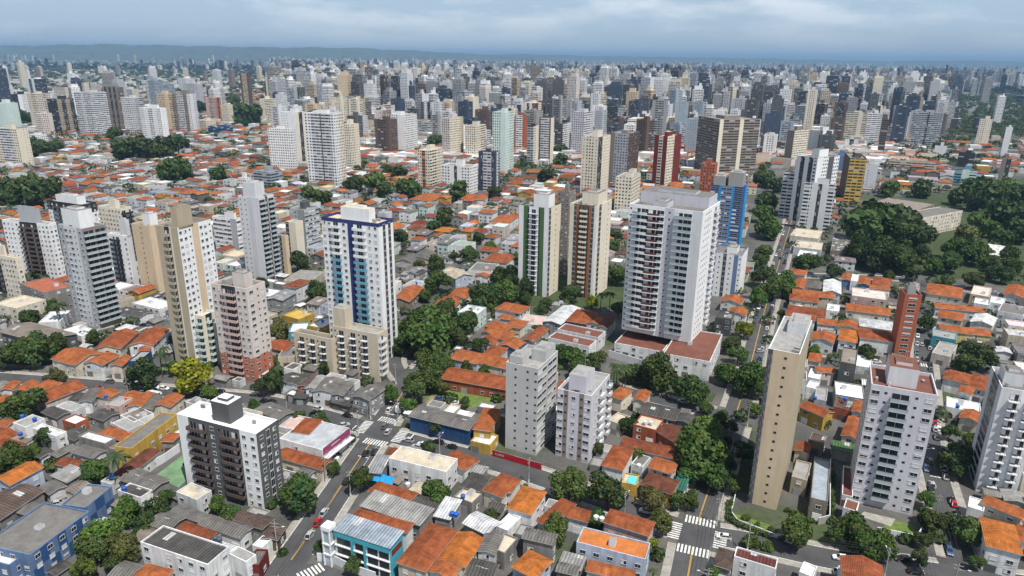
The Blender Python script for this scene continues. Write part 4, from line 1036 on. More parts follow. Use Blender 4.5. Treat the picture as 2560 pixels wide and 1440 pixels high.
# ================================================================== TREES (region x y radius kind)
TD = '''E130,1240,100,n E250,1230,110,n E380,1190,90,n E20,1280,70,d E1860,1090,70,o E1980,620,80,d E2110,830,70,d E200,1000,60,d E380,910,75,p E330,925,50,n E700,1110,40,d E880,1010,40,n E880,1150,35,n E820,1030,40,d E1470,290,40,d E1050,190,30,d E1100,330,40,n E1160,30,90,d E1230,40,60,d E1460,50,50,n E180,180,120,d E300,160,90,n E60,180,100,d E30,30,40,n E2060,180,60,n E2140,210,60,l E950,1390,110,d E1280,1400,125,y E1060,1240,60,p E1090,1200,45,p E1850,1330,50,p E1830,1410,70,n E1010,1340,40,n E1160,1330,50,n E620,1130,50,n E560,1110,40,n E370,1390,60,o E800,1060,30,n E1490,710,35,d
A165,310,115,n A300,520,70,d A90,670,110,n A770,640,105,p A640,740,80,n A590,790,55,d A850,1020,90,l A1040,990,90,d A950,1100,80,d A670,1170,115,l A620,1270,100,n A555,1390,80,l A820,1260,105,o A1390,230,60,n A1450,970,55,n A1510,990,40,l A10,360,50,d A970,950,40,p A750,1350,70,d A980,460,25,l
B300,900,130,d B690,800,80,d B515,725,45,n B1200,880,95,n B648,1375,60,n B410,355,38,o B1220,440,65,d B1150,555,35,d B900,230,60,n B1060,200,90,n B1150,140,90,n B1190,60,95,n B1390,290,45,n B120,140,80,d B30,170,60,d B620,505,30,n B1570,1030,50,n B100,930,32,l B1300,235,35,n B1610,235,30,n B1250,190,40,o B175,1255,20,n
C380,850,115,n C640,890,140,d C940,940,90,o C290,1140,95,n C1270,640,180,n C1310,480,130,l C1200,720,120,n C1350,760,110,n C1470,830,65,d C1540,620,75,d C970,100,120,n C1190,200,115,d C830,90,70,d C700,70,60,p C760,60,50,p C770,440,60,d C1420,100,70,n C1590,150,110,n C1530,350,40,o C1110,940,60,n C1190,940,60,n C925,1230,45,y C1000,1080,75,o C975,1270,40,y C1600,1210,85,b C1700,1240,60,b C1350,1410,50,n C1570,1050,38,b C1640,1090,25,b C940,1400,40,p C1390,400,60,n C1290,330,50,n C1460,440,50,d C830,350,30,n C390,730,45,b C1620,330,45,l C1380,560,70,d C1440,700,60,d
D180,1150,115,l D560,1130,105,n D720,1250,120,n D630,1200,105,d D460,1180,60,n D1060,930,70,n D1100,1080,80,n D1060,1040,65,n D1250,1110,80,d D1340,1160,90,n D1230,690,95,d D1330,640,75,d D1010,1320,60,d D1030,1200,50,d D1165,350,45,l D1215,480,60,d D380,400,35,n D1400,400,35,d D1240,600,55,n D930,1165,35,y D430,1040,25,y D1390,1350,50,n D20,1130,40,b D270,1070,40,b D100,1190,35,b D1130,1150,45,n
F600,1120,165,n F500,1080,110,n F720,1090,100,n F830,1050,90,d F960,860,115,d F650,760,95,n F700,970,90,d F1100,820,90,n F1150,740,80,d F1230,820,70,d F1070,730,70,d F1540,850,70,d F1850,720,70,n F1800,830,50,p F1860,940,50,n F1740,840,40,p F410,470,55,d F690,330,65,n F620,400,45,d F640,650,60,n F570,850,45,n F860,580,60,d F1000,530,40,l F240,110,80,n F290,160,65,d F440,150,70,n F800,165,75,n F1030,170,50,d F620,1330,90,n F670,1300,80,n F600,1400,70,d F470,1430,50,n F1340,945,45,d F1350,1160,38,u F1360,1195,42,n F1560,1270,85,n F1700,1290,80,n F1480,1240,65,d F2110,1370,105,n F1980,1380,70,d F1830,1310,50,p F1890,1320,50,p F430,1180,70,d F560,1230,70,n F790,1150,70,d F920,1180,60,d F1680,900,40,y F930,470,40,d F1180,600,40,n F760,590,40,n F880,990,45,n F1000,940,40,l F1820,520,50,n F1840,460,45,d F1500,890,35,n F530,640,40,o F1010,270,40,d F560,1000,45,d
G560,580,70,n G530,620,55,d G630,800,95,n G560,720,90,d G690,790,80,n G520,870,60,n G430,1080,58,y G340,1180,60,d G390,1240,70,n G320,1370,80,n G235,1050,40,n G560,240,70,d G540,310,60,n G570,390,80,n G600,420,65,n G610,230,45,n G640,120,50,d G570,80,60,d G840,640,80,d G1020,690,65,d G1240,430,150,d G1400,410,165,d G1530,480,130,d G1200,560,105,d G1330,600,110,d G1470,620,100,d G1300,330,90,d G1600,420,95,d G1620,560,90,d G1390,720,45,n G1430,795,25,l G1240,1230,65,d G1640,910,55,l G1640,1030,70,d G2010,1240,140,d G1930,1300,90,n G1850,520,120,n G1960,560,110,n G1800,620,100,d G1700,640,85,n G1920,450,90,o G1980,350,80,n G2060,400,80,n G2150,480,90,n G2200,570,80,d G2250,420,100,d G2280,300,110,n G2150,300,120,d G2000,200,110,d G2100,180,110,n G2230,180,100,d G1850,190,70,d G1930,150,60,n G1620,150,60,n G1400,150,55,n G1780,750,85,n G1700,740,55,d G1960,740,75,n G2070,650,90,n G2200,650,80,n G2150,700,80,d G2260,720,60,n G1560,700,70,d G2040,560,70,l G745,520,40,d G500,1390,70,n G450,1400,80,n G560,1380,60,d G590,1000,35,n G590,1130,30,n G680,960,35,b G980,590,30,n G740,1240,20,n G470,960,40,n
X1000,880,95,d X1100,890,95,d X1210,880,95,d X1320,850,85,d X900,890,80,d X850,770,60,n X750,790,40,d X300,880,80,d X400,870,60,d X230,900,60,d X700,910,50,d X670,1020,50,d X800,1020,40,d X1350,1060,80,d X1240,1060,60,d X1660,1010,40,d X1960,970,40,d X1840,640,90,d X1900,600,60,d X1760,600,60,d X1740,520,50,d X1490,570,50,d X620,795,30,n X195,1000,35,d X30,1035,40,d X1000,770,50,d X170,650,60,d X440,770,50,d X500,780,50,d
Y1640,960,60,n Y1530,1000,40,d Y1540,1080,60,d Y1640,890,50,d Y700,830,60,d Y640,850,40,d Y210,870,40,d Y560,1170,50,n Y100,1140,60,d Y1370,1020,30,n Y1230,1110,35,d Y1110,780,40,d Y360,1040,50,d Y440,1060,60,d
Z710,930,40,n Z640,990,40,p Z600,1100,60,d Z660,1120,50,n Z1830,880,40,d Z2020,970,40,p Z1700,850,50,d Z1800,1170,70,d Z2150,1190,90,d Z2300,1200,100,d Z2450,1180,90,n'''
for tok in TD.split():
    r_ = tok[0]; f = tok[1:].split(','); tree(r_, float(f[0]), float(f[1]), float(f[2]), f[3])
# ================================================================== CARS
CD = '''B455,1015,80,S B412,1080,80,R B360,1165,80,S B603,805,80,K B732,620,80,K B790,610,80,K B880,477,78,S B858,440,78,G B890,330,76,W B1012,325,76,R B588,432,25,S B610,370,-16,K B415,325,-16,S B1015,533,158,S B1110,562,158,W B1075,577,158,S B1215,545,155,K B1150,600,155,K B1303,578,155,K B597,565,-20,S B535,630,-20,K B513,650,-10,W B60,275,-12,K B110,278,-12,K B1330,285,20,W B1225,258,-15,B
A305,665,20,R A390,955,25,S A1030,182,-12,W A1093,188,-12,W
C893,1005,160,W C1412,1178,168,W C1000,1138,160,W
D485,1318,168,W D490,1415,-10,W D900,1325,172,K D985,1410,-12,K D1225,935,66,K D1095,830,68,S D1135,455,75,W D1160,590,72,G D1078,670,72,G
G533,1218,10,S G1610,1175,72,S G1630,1270,72,K G668,600,66,K G665,550,66,S G900,725,-6,B G960,725,-6,W G600,960,66,K G580,1050,66,K G1310,1290,-10,W G535,190,66,W G530,235,66,W
E1000,1030,14,W E960,1045,14,K F985,1010,-20,W F510,1300,80,S F980,230,60,W'''
for tok in CD.split():
    r_ = tok[0]; f = tok[1:].split(','); car(r_, float(f[0]), float(f[1]), float(f[2]), f[3])
car('C', 990, 1032, 160, 'W', 1.08)
for (ri, sgn, lo, hi, gap) in ((3, 1, 25, 230, .55), (3, -1, 40, 230, .6), (2, 1, 150, 520, .6), (2, -1, 150, 520, .65), (5, 1, 20, 130, .5), (1, 1, 60, 160, .6), (1, -1, 60, 150, .6), (6, 1, 40, 220, .6), (4, 1, 30, 240, .5), (8, 1, 40, 200, .6)):
    P, w = ROADS[ri][0], ROADS[ri][1]; Q = offs(P, sgn * (w / 2 - 1.15)); dist = 0; nxt = lo
    for k in range(1, len(Q)):
        dist += np.hypot(*(Q[k] - Q[k - 1]))
        if dist < nxt or dist > hi: continue
        nxt += 5.6
        if random.random() < gap or inroad(Q[k], ri, 3): continue
        x_, y_ = PX(Q[k])
        if not (0 < x_ < 2560 and y_ < 1440): continue
        tg = P[k] - P[k - 1]; an = math.degrees(math.atan2(tg[1], tg[0])) + (180 if sgn > 0 else 0); car('P', *PX(Q[k], .6), an, random.choice('WWSSSGGKKKRB'))
# box truck
p = G(*RP('B', 965, 318), 1.5); t = root('box_truck', 'truck', None, (p[0], p[1], .06), math.radians(76)); t['label'] = 'white box truck driving away past the avenue crossing'
b = MB(); b.box(-2.9, 1.2, -1.1, 1.1, .75, 3.1, 0, CO['W']); b.box(-2.95, -2.9, -.95, .95, .9, 2.9, 0, CO['S']); b.obj('cargo_box', ['paint'], t)
b = MB(); b.box(1.25, 2.9, -1.0, 1.0, .5, 2.3, 0, CO['W']); b.box(2.9, 2.93, -.85, .85, 1.4, 2.15, 1); b.obj('cab', ['paint', 'carglass'], t)
for x_ in (-1.9, 2.1):
    for y_ in (-.9, .9): mkobj('wheel', CARM[2], t, (x_, y_, .38)).scale = (1.25, 1.4, 1.25)
# ================================================================== SMALL THINGS
def flatpoly(name, reg, pts, z, mat, kind='structure', label=None, cat=None):
    P = [G(*RP(reg, x, y), z) for x, y in pts]; b = MB(); b.face([(*q, z) for q in P], 0)
    a = sum(P[i][0] * P[(i + 1) % len(P)][1] - P[(i + 1) % len(P)][0] * P[i][1] for i in range(len(P)))
    if a < 0: b.f[0] = tuple(reversed(b.f[0]))
    o = b.obj(name, [mat]); o['kind'] = kind
    if label: o['label'] = label; o['category'] = cat
    occ_poly(P, .5); return o
flatpoly('sports_court', 'A', [(1030, 775), (1190, 850), (1260, 790), (1215, 635)], .05, 'court')
flatpoly('forecourt', 'B', [(480, 640), (690, 500), (600, 465), (400, 600)], .03, 'pave')
flatpoly('park_ground', 'P', [(2118, 525), (2640, 430), (2700, 745), (2420, 700), (2230, 680), (2118, 655)], .012, 'parkg')
flatpoly('park_ground', 'P', [(1000, 905), (1130, 800), (1060, 760), (960, 830), (930, 900)], .012, 'parkg')
flatpoly('garden_ground', 'P', [(1180, 760), (1560, 772), (1575, 700), (1540, 690), (1250, 690)], .014, 'parkg')
flatpoly('garden_ground', 'P', [(1500, 965), (1640, 985), (1780, 1005), (1790, 985), (1540, 930)], .014, 'parkg')
flatpoly('garden_ground', 'P', [(1700, 1210), (1760, 1040), (1840, 1060), (1790, 1215)], .012, 'parkg')
flatpoly('garden_ground', 'P', [(1840, 1060), (1880, 1060), (1890, 1240), (1810, 1220)], .013, 'parkg')
flatpoly('vacant_lot', 'B', [(1120, 270), (1400, 330), (1640, 270), (1680, 200), (1240, 130)], .03, 'lawn')
flatpoly('bare_ground', 'B', [(1130, 290), (1360, 330), (1380, 290), (1170, 240)], .05, 'dirt')
flatpoly('lawn', 'B', [(40, 960), (150, 985), (165, 930), (110, 895), (60, 920)], .03, 'lawn')
flatpoly('lawn', 'E', [(1060, 1345), (1190, 1370), (1210, 1310), (1100, 1290)], .03, 'lawn')
flatpoly('garden_bed', 'C', [(1480, 1080), (1707, 1160), (1720, 1100), (1470, 1020)], .03, 'lawn')
flatpoly('terrace', 'D', [(610, 1040), (820, 1110), (850, 1060), (640, 1010)], .04, 'pave')
flatpoly('garden_bed', 'D', [(720, 1150), (970, 1195), (985, 1110), (830, 1060)], .035, 'lawn')
o = flatpoly('swimming_pool', 'C', [(765, 815), (822, 832), (838, 785), (785, 765)], 6.1, 'water', 'thing', 'small turquoise pool on the yellow roof', 'swimming pool')
def thing_mesh(name, mb, mats, cat, label=None, look=None, xy=None, group=None, loc=(0, 0, 0), rz=0):
    o = mb.obj(name, mats, None, loc, rz); o['category'] = cat
    if group: o['group'] = group
    if label: o['label'] = label
    else: want(o, look, xy if xy is not None else loc)
    return o
# blue tarpaulin awning
A_ = [G(*RP('B', x, y), 3.4) for x, y in ((745, 792), (905, 835), (930, 795), (775, 745))]; b = MB()
for k in range(10):
    q = lambda t: (A_[0] + (A_[1] - A_[0]) * t, A_[3] + (A_[2] - A_[3]) * t); (a0, a1), (c0, c1) = q(k / 10), q((k + 1) / 10); h = .12 * (k % 2); h2 = .12 * ((k + 1) % 2)
    b.face([(*a0, 3.2 + h), (*c0, 3.2 + h2), (*c1, 3.7 + h2), (*a1, 3.7 + h)], 0, CO['a'])
for q in A_: b.tube((*q, 0), (*q, 3.3), .05, .05, 5, 0, CO['K'])
thing_mesh('awning', b, ['paint'], 'awning', 'bright blue sheet awning left of the white flat-roofed building')
# magenta sign on the shop
l, a, bb, wa, wb_, H_, _t, n = gs; b = MB(); q = n + a * .12; b.face([(*(n + a * .12 + bb * .4), H_ - 2.2), (*(n + a * .12 + bb * (wb_ - .4)), H_ - 2.2), (*(n + a * .12 + bb * (wb_ - .4)), H_ + .5), (*(n + a * .12 + bb * .4), H_ + .5)], 0, (.30, .05, .13))
for k in range(9): s0 = wb_ * (.3 + .035 * k); b.face([(*(n + a * .16 + bb * s0), H_ - 1.0), (*(n + a * .16 + bb * (s0 + wb_ * .022)), H_ - 1.0), (*(n + a * .16 + bb * (s0 + wb_ * .022)), H_ - .5), (*(n + a * .16 + bb * s0), H_ - .5)], 0, CO['W'])
thing_mesh('shop_sign', b, ['paint'], 'sign', 'magenta fascia sign on the white corner shop')
b = MB(); p0 = n + a * .2; b.prism([n + a * .2 + bb * .3, n + a * 1.9 + bb * .3, n + a * 1.9 + bb * (wb_ - .3), n + a * .2 + bb * (wb_ - .3)], H_ - 3.1, H_ - 2.85, 0, CO['S'], bottom=True); thing_mesh('shop_canopy', b, ['paint'], 'canopy', 'thin pale canopy under the magenta sign')
# red hoarding with lettering at the foot of the concrete tower
h0, h1 = G(*RP('B', 1575, 640)), G(*RP('C', 195, 735)); d = (h1 - h0) / np.hypot(*(h1 - h0)); ang = math.atan2(d[1], d[0]); b = MB(); Ln = float(np.hypot(*(h1 - h0)))
b.box(0, Ln, 0, .12, 0, 2.4, 0, (.38, .012, .02)); b.box(0, Ln, -.02, 0, 2.3, 2.45, 0, (.6, .55, .5))
hb = thing_mesh('hoarding', b, ['paint'], 'hoarding', 'red site hoarding along the foot of the concrete tower', loc=(h0[0], h0[1], .15), rz=ang)
cu = bpy.data.curves.new('lettering', 'FONT'); cu.body = 'CAIXA'; cu.size = 1.15; cu.extrude = .02; cu.materials.append(MAT['mark'])
tmp = bpy.data.objects.new('lettering', cu); COL.objects.link(tmp); bpy.context.view_layer.update(); lme = bpy.data.meshes.new_from_object(tmp.evaluated_get(bpy.context.evaluated_depsgraph_get())); bpy.data.objects.remove(tmp); tx = mkobj('lettering', lme, hb); tx.location = (1.2, -.05, .7); tx.rotation_euler = (math.pi / 2, 0, 0)
# utility poles, lamps and cables
def pole(p, ang, lamp, hh=9.5):
    r = root('utility_pole', 'utility pole', 'utility poles along the streets', (p[0], p[1], .15), ang); b = MB(); b.tube((0, 0, 0), (0, 0, hh), .2, .13, 7); b.tube((0, 0, 0), (0, 0, 1.6), .215, .21, 7, 1); b.obj('post', ['conc', 'mark'], r)
    b = MB(); b.box(-.06, .06, -1.1, 1.1, hh - .7, hh - .55); b.box(-.05, .05, -.9, .9, hh - 1.7, hh - 1.58)
    for k in (-1, 0, 1): b.box(-.05, .05, k - .05, k + .05, hh - .55, hh - .3)
    b.obj('crossarm', ['conc'], r)
    if lamp:
        b = MB(); b.tube((0, 0, hh - 2.2), (0, 2.2, hh - 1.3), .05, .04, 5); b.obj('lamp_arm', ['steel'], r); b = MB(); b.box(-.14, .14, 2.1, 2.8, hh - 1.38, hh - 1.22); b.obj('lamp_head', ['oplain'], r).color = (.6, .6, .6, 1)
    want(r, 'concrete utility pole' + (' with a street lamp arm' if lamp else ''), p); return r
for (ri, sgn, st, lo, hi) in ((0, 1, 30, 3, 400), (1, -1, 32, 30, 900), (2, -1, 31, 8, 700), (3, 1, 30, 6, 300), (0, -1, 45, 16, 200)):
    P, w = ROADS[ri][0], ROADS[ri][1]; Q = offs(P, sgn * (w / 2 + .6)); dist = 0; last = None; nxt = lo; tops = []
    for k in range(1, len(Q)):
        dist += np.hypot(*(Q[k] - Q[k - 1]))
        if dist >= nxt and dist < hi:
            if inroad(Q[k], ri, .4): continue
            x_, y_ = PX(Q[k])
            if not (-60 < x_ < 2620 and y_ < 1560) or Q[k][1] > 620: nxt = dist + st; continue
            tg = P[min(k + 1, len(P) - 1)] - P[k - 1]; an = math.atan2(tg[1], tg[0]); pole(Q[k], an if sgn < 0 else an + math.pi, len(tops) % 2 == 0); tops.append((Q[k], an)); nxt = dist + st
    b = MB()
    for (p, a1), (q, a2) in zip(tops, tops[1:]):
        for o_ in (-1, 0, 1):
            pa = (p[0] - math.sin(a1) * o_, p[1] + math.cos(a1) * o_, 9.35); qa = (q[0] - math.sin(a2) * o_, q[1] + math.cos(a2) * o_, 9.35)
            prev = pa
            for s in range(1, 7): t_ = s / 6; cur = tuple(pa[i] + (qa[i] - pa[i]) * t_ - (0, 0, 3.2 * t_ * (1 - t_))[i] for i in range(3)); b.tube(prev, cur, .045, .045, 3); prev = cur
    if b.f: thing_mesh('power_line', b, ['wire'], 'power line', look='sagging black power cables on poles', xy=tops[len(tops) // 2][0], group='power lines')
# traffic lights
for (x, y, an) in ((670, 545, 80), (1035, 700, -100), (990, 395, 80), (745, 395, -20)):
    p = G(*RP('B', x, y)); r = root('traffic_light', 'traffic light', 'traffic lights at the avenue crossing', (p[0], p[1], .15), math.radians(an)); b = MB(); b.tube((0, 0, 0), (0, 0, 4.6), .09, .08, 6); b.tube((0, 0, 4.6), (0, 1.8, 4.9), .06, .05, 5); b.obj('post', ['steel'], r)
    b = MB(); b.box(-.15, .15, 1.5, 1.9, 4.2, 5.3); b.obj('signal_head', ['oplain'], r).color = (.02, .02, .02, 1); want(r, 'traffic light with dark signal head', p)
# water tanks and dishes on roofs
def tank(reg, x, y, z, c, rr=.75, p=None):
    p = G(*RP(reg, x, y), z) if p is None else p; b = MB(); b.tube((0, 0, 0), (0, 0, 1.0), rr * .85, rr, 12, 0, c); b.tube((0, 0, 1.0), (0, 0, 1.25), rr * 1.05, rr * .6, 12, 0, c)
    thing_mesh('water_tank', b, ['oplain'], 'water tank', look=('blue' if c[2] > .3 and c[0] < .2 else 'white' if c[0] > .5 else 'dark') + ' rooftop water tank', xy=p, group='rooftop water tanks', loc=(p[0], p[1], z)).color = (*c, 1)
BL = (.012, .09, .42); WT = (.62, .62, .6)
for q in (('A', 150, 385, 6.2), ('A', 232, 405, 6.2), ('A', 137, 503, 5), ('A', 707, 252, 7.5), ('A', 550, 722, 5), ('A', 745, 780, 5), ('A', 828, 868, 5.2), ('B', 1380, 920, 5), ('B', 1308, 1035, 5), ('B', 1335, 1042, 5), ('D', 312, 262, 6.2), ('D', 515, 270, 6.2), ('D', 1262, 318, 5.2)): tank(*q, BL)
for q in (('B', 1012, 840, 5), ('C', 560, 1060, 7.6), ('C', 598, 1070, 7.6), ('C', 885, 425, 6.2), ('C', 925, 427, 6.2), ('C', 845, 715, 7.2), ('A', 1438, 1200, 5.6), ('A', 1465, 1208, 5.6)): tank(*q, WT if q[0] != 'A' else (.05, .08, .12))
# garden walls round the tower plots
def wallline(reg, pts, h, c, label):
    b = MB(); P = [G(*RP(reg, x, y)) for x, y in pts]
    for p, q in zip(P, P[1:]):
        d = (q - p) / np.hypot(*(q - p)); n_ = np.array([-d[1], d[0]]) * .12; b.prism([p - n_, q - n_, q + n_, p + n_], 0, h, 0, CO[c], CO['S'])
    thing_mesh('boundary_wall', b, ['paint'], 'wall', label)
wallline('B', [(410, 1340), (500, 1345), (630, 1410), (800, 1470)], 2.6, 'S', 'white boundary wall in front of the turquoise building')
wallline('B', [(165, 760), (310, 800), (410, 830)], 2.2, 'h', 'pale wall between the tiled cream house and the avenue tree')
wallline('C', [(1490, 900), (1460, 1030), (1500, 1085), (1707, 1165), (1900, 1240)], 1.2, 'S', 'curved white garden wall at the corner by the beige slab tower')
wallline('D', [(410, 700), (405, 1080), (330, 1100)], 2.5, 'h', 'pale wall between the glass-roofed annex and the lavender grey tower')
wallline('D', [(720, 1160), (985, 1215), (1040, 1120)], 2.4, 'S', 'white wall along the garden of the lavender grey tower')
wallline('A', [(960, 760), (1100, 680), (1200, 610)], 3.0, 'S', 'white wall along the far side of the green court')
wallline('F', [(1790, 1260), (1990, 1320), (2130, 1380)], 3.5, 'S', 'white wall along the street in front of the podium')
# hedges
for (reg, pts, lab) in (('C', [(1450, 960), (1440, 1060), (1500, 1110), (1707, 1185)], 'clipped hedge round the corner garden by the beige slab tower'), ('B', [(1055, 440), (1230, 500), (1410, 560)], 'low hedge strip along the blue-walled warehouse'), ('D', [(425, 760), (420, 1060)], 'narrow hedge left of the lavender grey tower')):
    rs = np.random.RandomState(5); P = [G(*RP(reg, x, y)) for x, y in pts]; V = []; Fc = []
    for p, q in zip(P, P[1:]):
        n_ = int(np.hypot(*(q - p)) * 60)
        for k in range(n_):
            c = p + (q - p) * rs.rand() + rs.randn(2) * .4; z = rs.rand() ** .5 * 1.5; s = .3
            t_ = rs.randn(3, ); t_ /= np.linalg.norm(t_); u_ = np.cross(t_, rs.randn(3)); u_ /= np.linalg.norm(u_); C3 = np.array([c[0], c[1], z]); j = len(V)
            V += [tuple(C3 - t_ * s), tuple(C3 - u_ * s), tuple(C3 + t_ * s), tuple(C3 + u_ * s)]; Fc.append((j, j + 1, j + 2, j + 3))
    me = bpy.data.meshes.new('hedge'); me.from_pydata(V, [], Fc); me.materials.append(MAT['leaf']); o = mkobj('hedge', me, color=(.05, .09, .02)); o['category'] = 'hedge'; o['label'] = lab
build_roads()
